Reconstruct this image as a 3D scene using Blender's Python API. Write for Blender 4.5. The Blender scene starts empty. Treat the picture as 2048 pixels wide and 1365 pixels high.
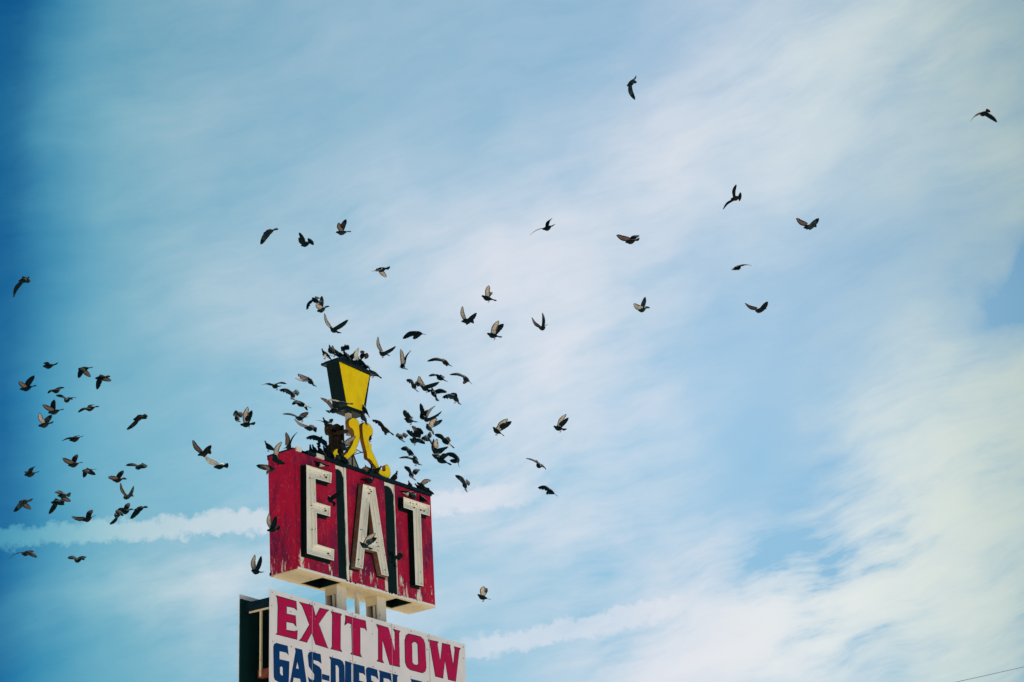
import bpy, math, random
from mathutils import Vector, Matrix
from mathutils.geometry import tessellate_polygon
from math import sin, cos, pi, sqrt, radians, atan2
random.seed(7)
scene = bpy.context.scene
COL = scene.collection

# ------------------------------------------------------------------ camera
K = 1.3387                        # metres per fitted unit (pigeons come out 33 cm long)
FPX, PITCH, ROLL, PPY = 4291.8, 0.3035, 0.0303, 344.75
CAM = Vector((0, 0, 1.6))
FWD = Vector((0, cos(PITCH), sin(PITCH)))
UP0 = Vector((0, -sin(PITCH), cos(PITCH)))
XR = Vector((1, 0, 0))
RIGHT = XR * cos(ROLL) - UP0 * sin(ROLL)
UPC = XR * sin(ROLL) + UP0 * cos(ROLL)
cd = bpy.data.cameras.new("camera")
cam = bpy.data.objects.new("camera", cd)
COL.objects.link(cam)
cd.sensor_width = 36.0
cd.lens = 36.0 * FPX / 2048.0
cd.shift_y = PPY / 2048.0
cd.clip_start = 0.1
cd.clip_end = 20000
M = Matrix((RIGHT, UPC, -FWD)).transposed().to_4x4()
M.translation = CAM
cam.matrix_world = M
scene.camera = cam

def ray(px, py):
    u = (px - 1024) / FPX
    v = (682.5 + PPY - py) / FPX
    return (RIGHT * u + UPC * v + FWD)          # depth 1 along FWD

def at(px, py, depth):
    return CAM + ray(px, py) * depth

# ------------------------------------------------------------------ sky, sun, exposure
SUN_AZ, SUN_EL = radians(31), radians(50)
scene.view_settings.view_transform = 'Standard'
scene.view_settings.look = 'None'
scene.view_settings.exposure = 1.25
scene.view_settings.gamma = 1.0
world = bpy.data.worlds.new("World")
scene.world = world
world.use_nodes = True
wn, wl = world.node_tree.nodes, world.node_tree.links
wn.clear()

def W(kind, **kw):
    n = wn.new(kind)
    for k, v in kw.items():
        setattr(n, k, v)
    return n

def wmath(op, a, b=None, c=None, clamp=False):
    n = W('ShaderNodeMath', operation=op, use_clamp=clamp)
    for i, v in enumerate((a, b, c)):
        if v is None:
            continue
        if isinstance(v, (int, float)):
            n.inputs[i].default_value = v
        else:
            wl.new(v, n.inputs[i])
    return n.outputs[0]

def wmix(fac, a, b, blend='MIX'):
    n = W('ShaderNodeMix', data_type='RGBA', blend_type=blend)
    for i, v in ((0, fac), (6, a), (7, b)):
        if isinstance(v, (int, float)):
            n.inputs[i].default_value = v
        elif isinstance(v, tuple):
            n.inputs[i].default_value = v + (1,)
        else:
            wl.new(v, n.inputs[i])
    return n.outputs[2]

tc = W('ShaderNodeTexCoord')
sep = W('ShaderNodeSeparateXYZ')
wl.new(tc.outputs['Generated'], sep.inputs[0])
az = wmath('MULTIPLY', wmath('ARCTAN2', sep.outputs[0], sep.outputs[1]), 180 / pi)
el = wmath('MULTIPLY', wmath('ARCSINE', sep.outputs[2]), 180 / pi)
comb = W('ShaderNodeCombineXYZ')
wl.new(az, comb.inputs[0])
wl.new(el, comb.inputs[1])

def wnoise(vec, scale, detail, rough, dist=0.0, color=False):
    n = W('ShaderNodeTexNoise')
    n.inputs['Scale'].default_value = scale
    n.inputs['Detail'].default_value = detail
    n.inputs['Roughness'].default_value = rough
    n.inputs['Distortion'].default_value = dist
    wl.new(vec, n.inputs['Vector'])
    return n.outputs['Color' if color else 'Fac']

def wmap(vec, loc=(0, 0, 0), rot=0.0, scale=(1, 1, 1), kind='TEXTURE'):
    n = W('ShaderNodeMapping', vector_type=kind)
    n.inputs['Location'].default_value = loc
    n.inputs['Rotation'].default_value = (0, 0, rot)
    n.inputs['Scale'].default_value = scale
    wl.new(vec, n.inputs['Vector'])
    return n.outputs[0]

def wvec(op, a, b):
    n = W('ShaderNodeVectorMath', operation=op)
    for i, v in enumerate((a, b)):
        if isinstance(v, tuple):
            n.inputs[i].default_value = v
        else:
            wl.new(v, n.inputs[i])
    return n.outputs[0]

# the cloud sheet is ruffled by two octaves of drift
warp1 = wvec('SUBTRACT', wnoise(comb.outputs[0], 0.16, 3, 0.55, 0, True), (0.5, 0.5, 0.5))
warp2 = wvec('SUBTRACT', wnoise(comb.outputs[0], 0.75, 5, 0.62, 0, True), (0.5, 0.5, 0.5))
skyp = wvec('ADD', comb.outputs[0], wvec('ADD', wvec('MULTIPLY', warp1, (5.0, 4.0, 0)), wvec('MULTIPLY', warp2, (1.1, 0.9, 0))))

def azel(px, py):
    r = ray(px, py).normalized()
    return math.degrees(atan2(r.x, r.y)), math.degrees(math.asin(r.z))

DEG = 1 / 75.0                    # degrees of sky per photograph pixel near the frame's middle
CLOUDS = [
    # px, py, half length, half height (photograph pixels), turn (degrees), weight
    (1040, 620, 400, 260, -35, 0.55), (1130, 560, 230, 130, -20, 0.30), (1110, 740, 250, 190, 10, 0.62),
    (1380, 300, 640, 310, 32, 0.54), (1680, 110, 600, 300, 35, 0.36), (1200, 440, 520, 260, 30, 0.25),
    (820, 480, 420, 170, -35, 0.20), (700, 660, 460, 280, -20, 0.30), (980, 930, 560, 200, 10, 0.42),
    (1920, 60, 440, 320, 50, 0.40), (2010, 280, 300, 280, 10, 0.45),
    (1620, 1200, 640, 210, 24, 1.0), (1880, 1010, 540, 300, 38, 0.82), (2000, 780, 320, 360, 62, 0.75),
    (1420, 1290, 480, 140, 16, 0.80), (1990, 1230, 420, 320, 20, 0.70),
    (1180, 1230, 460, 130, 14, 0.18), (1160, 1050, 460, 130, 8, 0.35), (1350, 1120, 380, 130, 16, 0.25),
    (480, 1140, 540, 140, 8, 0.42), (700, 1250, 420, 160, 6, 0.30), (250, 1190, 380, 80, 10, 0.12),
    (330, 330, 520, 300, -50, 0.05), (150, 240, 330, 230, 40, 0.16), (480, 560, 520, 260, -35, 0.10),
    (2050, 490, 250, 100, 40, -1.9), (1500, 900, 420, 170, 38, -0.10),
]
dens = None
for (px, py, la, lb, turn, wt) in CLOUDS:
    a0, e0 = azel(px, py)
    v = wmap(skyp, (a0, e0, 0), radians(turn), (la * DEG * 1.25, lb * DEG * 1.25, 1000))
    g = W('ShaderNodeTexGradient', gradient_type='QUADRATIC_SPHERE')
    wl.new(v, g.inputs[0])
    dens = wmath('MULTIPLY', g.outputs['Fac'], wt) if dens is None else wmath('MULTIPLY_ADD', g.outputs['Fac'], wt, dens)
# wisps: long streaks combed one way, soft billows between them; they cover the whole sky
skyq = wvec('ADD', comb.outputs[0], wvec('MULTIPLY', warp1, (3.0, 2.2, 0)))
wisp = wnoise(wmap(skyq, (3, 1, 0), radians(22), (7.0, 1.9, 1)), 1.0, 5, 0.52)
bill = wnoise(wmap(comb.outputs[0], (1, 7, 0), radians(12), (3.6, 2.2, 1)), 1.0, 6, 0.55, 0.25)
fine = wnoise(wmap(skyq, (0, 0, 0), radians(14), (2.2, 0.42, 1)), 1.0, 7, 0.66)
tex = wmath('MULTIPLY_ADD', wisp, 1.0, wmath('MULTIPLY_ADD', bill, 0.8, wmath('MULTIPLY', fine, 0.50)))   # about 1.1 mean
# the sheet is soft overhead and combed into streaks lower down
kk = W('ShaderNodeMapRange', interpolation_type='SMOOTHSTEP')
wl.new(el, kk.inputs[0])
kk.inputs[1].default_value = 24.0
kk.inputs[2].default_value = 16.5
kk.inputs[3].default_value = 1.9
kk.inputs[4].default_value = 4.6
dens = wmath('MULTIPLY', dens, wmath('MULTIPLY_ADD', wmath('SUBTRACT', tex, 1.13), kk.outputs[0], 1.0))
dens = wmath('ADD', dens, wmath('MULTIPLY_ADD', tex, 0.26, -0.20))
# the aeroplane trail: a straight band with curdled edges
def trail(p0, p1, half, wt, prev, fade=8.0):
    a0, e0 = azel(*p0)
    a1, e1 = azel(*p1)
    ang = atan2(e1 - e0, a1 - a0)
    ln = math.hypot(a1 - a0, e1 - e0) / 2
    pv = wvec('ADD', comb.outputs[0], wvec('MULTIPLY', wvec('SUBTRACT', wnoise(comb.outputs[0], 2.3, 6, 0.68, 0, True), (0.5, 0.5, 0.5)), (0.9, 0.95, 0)))
    v = wmap(pv, ((a0 + a1) / 2, (e0 + e1) / 2, 0), ang, (ln, half * DEG, 1000))
    s = W('ShaderNodeSeparateXYZ')
    wl.new(v, s.inputs[0])
    yy = wmath('SUBTRACT', 1.0, wmath('ABSOLUTE', s.outputs[1]), clamp=True)
    yy = wmath('SMOOTH_MIN', wmath('MULTIPLY', yy, 1.9), 1.0, 0.3)
    xx = wmath('MULTIPLY', wmath('SUBTRACT', 1.0, wmath('ABSOLUTE', s.outputs[0]), clamp=True), fade, clamp=True)
    k = wmath('MULTIPLY', yy, xx)
    k = wmath('MULTIPLY', k, wmath('MULTIPLY_ADD', bill, 1.3, 0.25))
    return wmath('MULTIPLY_ADD', k, wt, prev)
dens = trail((-420, 1090), (1110, 979), 26, 1.0, dens, 4.0)
dens = trail((880, 1312), (1420, 1196), 26, 0.55, dens, 3.0)
dens = wmath('SUBTRACT', 1.0, wmath('EXPONENT', wmath('MULTIPLY', wmath('MAXIMUM', dens, 0.0), -1.45)))   # optical depth to cover

sky = W('ShaderNodeTexSky', sky_type='NISHITA', sun_disc=False)
sky.sun_elevation = SUN_EL
sky.sun_rotation = SUN_AZ
sky.altitude = 900
sky.air_density = 1.0
sky.dust_density = 0.6
sky.ozone_density = 1.6
wl.new(tc.outputs['Generated'], sky.inputs[0])
# lens vignette put into the sky colours: blue deepens left, clouds grey-green right
def ramp_az(stops, amp):
    vx = wvec('ADD', comb.outputs[0], wvec('MULTIPLY', warp1, (amp, amp, 0)))
    sp = W('ShaderNodeSeparateXYZ')
    wl.new(vx, sp.inputs[0])
    mr = W('ShaderNodeMapRange')
    wl.new(sp.outputs[0], mr.inputs[0])
    mr.inputs[1].default_value = -20
    mr.inputs[2].default_value = 20
    cr = W('ShaderNodeValToRGB')
    cr.color_ramp.interpolation = 'B_SPLINE'
    while len(cr.color_ramp.elements) < len(stops):
        cr.color_ramp.elements.new(0.5)
    for e, (a, c_) in zip(cr.color_ramp.elements, stops):
        e.position = (a + 20) / 40
        e.color = tuple(x / 10 for x in c_) + (1,)
    wl.new(mr.outputs[0], cr.inputs[0])
    return wmix(1.0, cr.outputs[0], (10.0, 10.0, 10.0), 'MULTIPLY')
blue = ramp_az([(-19, (0.0, 0.15, 0.31)), (-14.1, (0.0, 0.22, 0.44)), (-12.9, (0.10, 0.68, 0.70)), (-11.4, (0.52, 1.02, 0.82)), (-7.5, (0.76, 1.15, 0.91)), (0, (0.98, 1.24, 1.00)), (7, (1.03, 1.16, 1.00)), (12, (0.84, 1.02, 0.85)), (16, (0.36, 0.62, 0.62))], 2.2)
lowk = W('ShaderNodeMapRange', interpolation_type='SMOOTHSTEP')      # clear dry air: little whitening towards the horizon
wl.new(el, lowk.inputs[0])
lowk.inputs[1].default_value = 21.0
lowk.inputs[2].default_value = 11.0
clear = wmix(1.0, wmix(1.0, sky.outputs[0], blue, 'MULTIPLY'), wmix(lowk.outputs[0], (1.0, 1.0, 1.0), (0.62, 0.72, 0.78)), 'MULTIPLY')
clouds_col = ramp_az([(-15, (0.0, 2.2, 3.8)), (-12.6, (1.7, 4.6, 5.2)), (-9, (5.9, 6.3, 6.5)), (-4, (6.35, 6.5, 7.2)), (5, (6.6, 6.7, 7.15)), (8.5, (6.9, 7.2, 7.1)), (12, (5.9, 6.5, 6.1)), (15.5, (4.0, 4.9, 4.3))], 2.0)
final = wmix(dens, clear, clouds_col)
bg = W('ShaderNodeBackground')
bg.inputs[1].default_value = 0.05
wl.new(final, bg.inputs[0])
wout = W('ShaderNodeOutputWorld')
wl.new(bg.outputs[0], wout.inputs[0])
world.cycles.sampling_method = 'MANUAL'
world.cycles.sample_map_resolution = 512

sd = bpy.data.lights.new("sun", 'SUN')
sun = bpy.data.objects.new("sun", sd)
COL.objects.link(sun)
sd.energy = 5.0
sd.angle = radians(0.5)
sd.color = (1.0, 0.95, 0.88)
to_sun = Vector((sin(SUN_AZ) * cos(SUN_EL), cos(SUN_AZ) * cos(SUN_EL), sin(SUN_EL)))
sun.rotation_euler = to_sun.to_track_quat('Z', 'Y').to_euler()
sun.location = (20, 40, 60)

# ------------------------------------------------------------------ materials
def material(name, col=(0.5, 0.5, 0.5), rough=0.6, metal=0.0):
    m = bpy.data.materials.new(name)
    m.use_nodes = True
    b = m.node_tree.nodes['Principled BSDF']
    b.inputs['Base Color'].default_value = tuple(col) + (1,)
    b.inputs['Roughness'].default_value = rough
    b.inputs['Metallic'].default_value = metal
    b.inputs['Specular IOR Level'].default_value = 0.10
    return m, m.node_tree.nodes, m.node_tree.links, b

class NT:
    """small helper to write node graphs"""
    def __init__(s, m):
        s.n, s.l = m.node_tree.nodes, m.node_tree.links
        s.tc = s.n.new('ShaderNodeTexCoord')
    def noise(s, scale, detail=4, rough=0.55, stretch=(1, 1, 1), off=(0, 0, 0), dist=0.0):
        mp = s.n.new('ShaderNodeMapping')
        mp.inputs['Scale'].default_value = stretch
        mp.inputs['Location'].default_value = off
        s.l.new(s.tc.outputs['Object'], mp.inputs[0])
        t = s.n.new('ShaderNodeTexNoise')
        t.inputs['Scale'].default_value = scale
        t.inputs['Detail'].default_value = detail
        t.inputs['Roughness'].default_value = rough
        t.inputs['Distortion'].default_value = dist
        s.l.new(mp.outputs[0], t.inputs[0])
        return t.outputs['Fac']
    def ramp(s, v, lo, hi):
        r = s.n.new('ShaderNodeMapRange')
        r.interpolation_type = 'SMOOTHSTEP'
        s.l.new(v, r.inputs[0])
        r.inputs[1].default_value = lo
        r.inputs[2].default_value = hi
        return r.outputs[0]
    def math(s, op, a, b=None, c=None):
        n = s.n.new('ShaderNodeMath')
        n.operation = op
        for i, v in enumerate((a, b, c)):
            if v is None:
                continue
            if isinstance(v, (int, float)):
                n.inputs[i].default_value = v
            else:
                s.l.new(v, n.inputs[i])
        return n.outputs[0]
    def mix(s, f, a, b):
        n = s.n.new('ShaderNodeMix')
        n.data_type = 'RGBA'
        for i, v in ((0, f), (6, a), (7, b)):
            if isinstance(v, (int, float)):
                n.inputs[i].default_value = v
            elif isinstance(v, tuple):
                n.inputs[i].default_value = v + (1,)
            else:
                s.l.new(v, n.inputs[i])
        return n.outputs[2]
    def axis(s, i):
        x = s.n.new('ShaderNodeSeparateXYZ')
        s.l.new(s.tc.outputs['Object'], x.inputs[0])
        return x.outputs[i]
    def bump(s, b, h, strength=0.3, dist=0.01):
        n = s.n.new('ShaderNodeBump')
        n.inputs['Strength'].default_value = strength
        n.inputs['Distance'].default_value = dist
        s.l.new(h, n.inputs['Height'])
        s.l.new(n.outputs[0], b.inputs['Normal'])

def red_paint():
    m, n, l, b = material("red_paint", rough=0.6)
    t = NT(m)
    big = t.ramp(t.noise(1.5, 5, 0.62, (1, 1, 0.6)), 0.42, 0.60)
    mid = t.ramp(t.noise(4.0, 6, 0.68, (1.4, 1.4, 0.45), (4, 2, 0)), 0.44, 0.60)
    c = t.mix(big, (0.45, 0.006, 0.046), (0.165, 0.009, 0.058))
    c = t.mix(t.math('MULTIPLY', mid, 0.6), c, (0.50, 0.010, 0.050))
    # chalky runs and scuffs, drawn out downwards
    run = t.ramp(t.noise(4.6, 8, 0.78, (2.0, 2.0, 0.8), (9, 1, 3), 2.2), 0.54, 0.66)
    c = t.mix(t.math('MULTIPLY', run, 0.60), c, (0.66, 0.13, 0.17))
    sc = t.ramp(t.noise(11, 7, 0.78, (1.6, 1.6, 0.8), (2, 8, 1), 2.0), 0.59, 0.68)
    c = t.mix(t.math('MULTIPLY', sc, 0.55), c, (0.70, 0.24, 0.26))
    dk = t.ramp(t.noise(2.3, 6, 0.66, (1.2, 1.2, 0.5), (5, 5, 9)), 0.54, 0.68)
    c = t.mix(t.math('MULTIPLY', dk, 0.7), c, (0.15, 0.012, 0.055))
    # paint gone to the cream undercoat, mostly low on the panels
    low = t.ramp(t.axis(2), 1.45, 0.05)
    ch = t.math('MULTIPLY_ADD', low, 0.20, t.noise(2.6, 8, 0.74, (2.4, 2.4, 0.50), (7.3, 3, 5), 0.3))
    ch = t.ramp(ch, 0.745, 0.775)
    c = t.mix(ch, c, (0.74, 0.68, 0.60))
    l.new(c, b.inputs['Base Color'])
    t.bump(b, t.noise(30, 5, 0.6, (1, 1, 0.4)), 0.25, 0.004)
    return m

def cream_paint(name, base=(0.86, 0.845, 0.78), rust=0.5, lines=True, lo=0.66):
    m, n, l, b = material(name, rough=0.55)
    t = NT(m)
    d = t.ramp(t.noise(4, 6, 0.65, (1.5, 1.5, 0.5)), 0.45, 0.72)
    c = t.mix(t.math('MULTIPLY', d, 0.38), base, tuple(x * y for x, y in zip(base, (0.80, 0.76, 0.64))))
    if lines:
        w = t.ramp(t.noise(40, 3, 0.6, (1.6, 1.6, 0.05)), 0.52, 0.70)
        c = t.mix(t.math('MULTIPLY', w, 0.35), c, (0.30, 0.27, 0.20))
    r = t.ramp(t.noise(6.5, 7, 0.7, (1, 1, 0.8), (3, 1, 2), 0.6), lo, lo + 0.05)
    c = t.mix(t.math('MULTIPLY', r, rust), c, (0.20, 0.085, 0.03))
    k = t.ramp(t.noise(9, 5, 0.65, (1.3, 1.3, 0.8), (8, 1, 2)), 0.665, 0.69)
    c = t.mix(t.math('MULTIPLY', k, 0.85), c, (0.02, 0.022, 0.02))
    l.new(c, b.inputs['Base Color'])
    t.bump(b, t.noise(25, 4, 0.6, (1, 1, 0.3)), 0.2, 0.004)
    return m

def plain(name, col, rough=0.55, var=0.25, scale=3.0, stretch=(1, 1, 0.5), metal=0.0):
    m, n, l, b = material(name, col, rough, metal)
    t = NT(m)
    v = t.ramp(t.noise(scale, 6, 0.62, stretch), 0.35, 0.70)
    c = t.mix(v, tuple(col), tuple(x * (1 - var) for x in col))
    l.new(c, b.inputs['Base Color'])
    t.bump(b, t.noise(scale * 7, 4, 0.6), 0.15, 0.003)
    return m

M_RED = red_paint()
M_CREAM = cream_paint("letter_cream")
M_SOFFIT = cream_paint("soffit_cream", (0.70, 0.59, 0.38), 0.75, False, 0.60)
M_STEEL = cream_paint("column_cream", (0.66, 0.62, 0.55), 0.8, False, 0.62)
M_RUSTY = cream_paint("column_web_rust", (0.26, 0.15, 0.07), 0.9, True, 0.50)
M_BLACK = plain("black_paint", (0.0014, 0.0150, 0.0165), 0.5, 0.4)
M_SLATE = plain("dark_blue_flashing", (0.004, 0.020, 0.032), 0.5, 0.5, 6)
M_RETURN = plain("letter_return_black", (0.002, 0.0090, 0.0100), 0.6, 0.4, 8)
M_PEEL = cream_paint("peeled_return", (0.20, 0.15, 0.13), 0.8, True, 0.45)
def yellow_enamel():
    m, n, l, b = material("yellow_enamel", rough=0.5)
    t = NT(m)
    c = t.mix(t.ramp(t.noise(2.5, 6, 0.65, (1, 1, 0.6)), 0.40, 0.72), (0.98, 0.72, 0.001), (0.84, 0.55, 0.001))
    c = t.mix(t.math('MULTIPLY', t.ramp(t.noise(7, 6, 0.7, (1.6, 1.6, 0.35), (3, 3, 1)), 0.60, 0.74), 0.5), c, (0.45, 0.26, 0.01))
    c = t.mix(t.math('MULTIPLY', t.ramp(t.noise(16, 5, 0.65, (1.4, 1.4, 0.5), (1, 6, 2)), 0.70, 0.73), 0.8), c, (0.75, 0.70, 0.55))
    c = t.mix(t.ramp(t.noise(24, 3, 0.6, (1, 1, 1), (4, 2, 7)), 0.74, 0.76), c, (0.05, 0.03, 0.01))
    l.new(c, b.inputs['Base Color'])
    t.bump(b, t.noise(6, 4, 0.6), 0.2, 0.01)
    return m
M_YELLOW = yellow_enamel()
M_ORANGE = plain("rusty_orange_side", (0.33, 0.135, 0.035), 0.65, 0.55, 5)
M_BROWN = plain("brown_metal_back", (0.050, 0.037, 0.022), 0.7, 0.65, 4)
M_WHITE = plain("white_sheet", (0.83, 0.80, 0.85), 0.45, 0.10, 1.1, (1, 1, 1))
M_MAGENTA = plain("crimson_vinyl", (0.50, 0.005, 0.085), 0.45, 0.18, 2.5, (1, 1, 1))
M_NAVY = plain("navy_outline", (0.012, 0.012, 0.045), 0.5, 0.2)
M_BLUE = plain("blue_vinyl", (0.001, 0.042, 0.175), 0.45, 0.2, 2.5)
M_INNER = plain("dark_teal_inner", (0.004, 0.034, 0.036), 0.7, 0.4, 2)
M_SOCKET = plain("rusted_socket", (0.030, 0.018, 0.010), 0.8, 0.5, 20)
M_RUSTED = cream_paint("rusted_red_rail", (0.20, 0.03, 0.04), 0.8, False, 0.48)
M_GREY = plain("joint_grey", (0.60, 0.58, 0.60), 0.6, 0.3, 9)

# ------------------------------------------------------------------ mesh helpers
def link(name, verts, faces, mats, fm=None, parent=None, frame=None, smooth=False):
    me = bpy.data.meshes.new(name)
    me.from_pydata([tuple(v) for v in verts], [], faces)
    for m in (mats if isinstance(mats, (list, tuple)) else [mats]):
        me.materials.append(m)
    if fm:
        me.polygons.foreach_set('material_index', fm)
    if smooth:
        me.polygons.foreach_set('use_smooth', [True] * len(me.polygons))
    me.update()
    o = bpy.data.objects.new(name, me)
    COL.objects.link(o)
    if parent is not None:
        o.parent = parent
        o.matrix_parent_inverse = Matrix.Identity(4)
    if frame is not None:
        o['_f'] = 1
        PEND.append((o, frame))
    return o
PEND = []

class MB:
    """collects geometry for one mesh"""
    def __init__(s):
        s.v, s.f, s.m = [], [], []
    def add(s, vs, fs, mi=0):
        k = len(s.v)
        s.v += [Vector(v) for v in vs]
        s.f += [tuple(i + k for i in f) for f in fs]
        s.m += [mi] * len(fs)
    def box(s, x0, x1, y0, y1, z0, z1, mi=0, bev=0.0):
        vs = [(x, y, z) for z in (z0, z1) for y in (y0, y1) for x in (x0, x1)]
        s.add(vs, [(0, 2, 3, 1), (4, 5, 7, 6), (0, 1, 5, 4), (1, 3, 7, 5), (3, 2, 6, 7), (2, 0, 4, 6)], mi)
    def bar(s, a, b, r, mi=0, n=8):
        a, b = Vector(a), Vector(b)
        t = (b - a).normalized()
        u = t.orthogonal().normalized()
        w = t.cross(u)
        vs = [p + (u * cos(2 * pi * i / n) + w * sin(2 * pi * i / n)) * r for p in (a, b) for i in range(n)]
        fs = [(i, (i + 1) % n, n + (i + 1) % n, n + i) for i in range(n)] + [tuple(range(n))[::-1], tuple(range(n, 2 * n))]
        s.add(vs, fs, mi)
    def cap(s, loops, y, mi=0, flip=False):
        pts = [Vector((p[0], p[1], 0)) for lp in loops for p in lp]
        tris = tessellate_polygon([[Vector((p[0], p[1], 0)) for p in lp] for lp in loops])
        fs = []
        for a, b, c in tris:
            nz = (pts[b] - pts[a]).cross(pts[c] - pts[a]).z
            # looking along +y (x right, z up) a counter-clockwise triangle faces -y
            t = (a, b, c) if nz > 0 else (a, c, b)
            fs.append(t[::-1] if flip else t)
        s.add([(p.x, y, p.y) for p in pts], fs, mi)
    def walls(s, lp, y0, y1, mi=0, inward=False):
        n = len(lp)
        ccw = area(lp) > 0
        vs = [(p[0], y0, p[1]) for p in lp] + [(p[0], y1, p[1]) for p in lp]
        fs = []
        for i in range(n):
            j = (i + 1) % n
            q = (i, i + n, j + n, j) if ccw != inward else (i, j, j + n, i + n)
            fs.append(q)
        s.add(vs, fs, mi)
    def prism(s, loops, y0, y1, front=0, side=0, back=None):
        s.cap(loops, y0, front)
        s.cap(loops, y1, side if back is None else back, True)
        for i, lp in enumerate(loops):
            s.walls(lp, y0, y1, side, inward=(i > 0) != False and False)
    def build(s, name, mats, parent=None, frame=None, smooth=False):
        return link(name, s.v, s.f, mats, s.m, parent, frame, smooth)

def area(lp):
    return 0.5 * sum(lp[i][0] * lp[(i + 1) % len(lp)][1] - lp[(i + 1) % len(lp)][0] * lp[i][1] for i in range(len(lp)))

def inset(lp, d):
    """move every edge of a loop inwards by d (negative: outwards)"""
    n = len(lp)
    sg = 1 if area(lp) > 0 else -1
    out = []
    for i in range(n):
        p0, p1, p2 = Vector(lp[i - 1]), Vector(lp[i]), Vector(lp[(i + 1) % n])
        e1, e2 = (p1 - p0).normalized(), (p2 - p1).normalized()
        n1, n2 = Vector((-e1.y, e1.x)) * sg, Vector((-e2.y, e2.x)) * sg
        k = 1 + n1.dot(n2)
        k = max(k, 0.35)
        out.append(tuple(p1 + (n1 + n2) * (d / k)))
    return out

def tag(o, label=None, cat=None, group=None, kind=None):
    if label: o['label'] = label
    if cat: o['category'] = cat
    if group: o['group'] = group
    if kind: o['kind'] = kind
    return o

# ------------------------------------------------------------------ ground
gm, gn, gl, gb = material("desert_gravel", rough=0.9)
t = NT(gm)
g1 = t.ramp(t.noise(0.05, 6, 0.6), 0.35, 0.65)
c = t.mix(g1, (0.46, 0.41, 0.33), (0.38, 0.34, 0.28))
c = t.mix(t.math('MULTIPLY', t.noise(3.0, 6, 0.7), 0.5), c, (0.30, 0.26, 0.21))
gl.new(c, gb.inputs['Base Color'])
t.bump(gb, t.noise(9, 6, 0.7), 0.5, 0.03)
gv, gf = [], []
NG = 24
for i in range(NG + 1):
    for j in range(NG + 1):
        x, y = (i / NG - 0.5) * 6000, (j / NG - 0.5) * 6000
        gv.append((x, y, 0))
for i in range(NG):
    for j in range(NG):
        a = i * (NG + 1) + j
        gf.append((a, a + NG + 1, a + NG + 2, a + 1))
tag(link("ground", gv, gf, gm), kind='structure')

# ------------------------------------------------------------------ frames of the sign
TH, TAU = 0.6344, 0.0234
BW, BD, BH = 3.2968 * K, 0.5622 * K, 1.9393 * K
A0 = CAM + Vector((-3.2428, 31.0, 8.9382)) * K
dv = Vector((sin(TH), cos(TH), 0))
bv = Vector((-cos(TH), sin(TH), 0))
Rt = Matrix(((cos(TAU), 0, -sin(TAU)), (0, 1, 0), (sin(TAU), 0, cos(TAU))))
F1 = Matrix((Rt @ dv, Rt @ bv, Rt @ Vector((0, 0, 1)))).transposed().to_4x4()
F1.translation = A0
PW = 4.6656 * K
F2 = Matrix((dv, bv, Vector((0, 0, 1)))).transposed().to_4x4()
F2.translation = A0 + (dv * -0.6401 + bv * -0.0272 + Vector((0, 0, -0.447))) * K   # top left corner of the white face

def on(F, px, py, y=0.0):
    """photograph point -> (x, z) on the plane y of a frame"""
    Fi = F.inverted()
    o = Fi @ CAM
    r = Fi.to_3x3() @ ray(px, py)
    k = (y - o.y) / r.y
    p = o + r * k
    return (p.x, p.z)

def onz(F, px, py, z):
    """photograph point -> (x, y) on the plane z of a frame"""
    Fi = F.inverted()
    o = Fi @ CAM
    r = Fi.to_3x3() @ ray(px, py)
    k = (z - o.z) / r.z
    p = o + r * k
    return (p.x, p.y)

def zoomed(x0, y0, s):
    return lambda pts: [(x0 + x / s, y0 + y / s) for x, y in pts]

Z1 = zoomed(460, 860, 2.702)
Z2 = zoomed(600, 670, 4.55)
Z3 = zoomed(520, 870, 5.689)
Z4 = zoomed(520, 1100, 5.689)
Z5 = zoomed(460, 1165, 6.825)
Z6 = zoomed(690, 1200, 7.877)

def loop(F, pts, y):
    return [on(F, a, b, y) for a, b in pts]

root = bpy.data.objects.new("roadside_sign", None)
COL.objects.link(root)
base = F1 @ Vector((BW * 0.53, BD * 0.5, 0))
root.location = (base.x, base.y, 0)
tag(root, "tall weathered roadside sign with red EAT box, yellow lantern and white EXIT NOW board", "sign")

# ------------------------------------------------------------------ red EAT box
FR = 0.035        # thickness of the red front panels
SB = 0.055        # height of the white strip under them
mb = MB()
zt = BH - 0.02
y0, y1 = FR + 0.01, BD
# shell: left, right, back and the inner front sheet; open below (the soffit closes it)
mb.add([(0, 0, 0.012), (0, y1, 0.012), (0, y1, zt), (0, 0, zt)], [(0, 3, 2, 1)], 0)
mb.add([(BW, 0, 0.012), (BW, y1, 0.012), (BW, y1, zt), (BW, 0, zt)], [(0, 1, 2, 3)], 0)
mb.add([(0, y1, 0.012), (BW, y1, 0.012), (BW, y1, zt), (0, y1, zt)], [(0, 3, 2, 1)], 0)
mb.add([(0.002, y0, 0.05), (BW - 0.002, y0, 0.05), (BW - 0.002, y0, zt), (0.002, y0, zt)], [(0, 1, 2, 3)], 1)
mb.add([(0, 0, zt), (BW, 0, zt), (BW, y1, zt), (0, y1, zt)], [(0, 1, 2, 3)], 1)
box = mb.build("sign_box", [M_RED, M_BLACK], root, F1)
tag(box, "worn red box with raised cream letters E A T")

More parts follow.
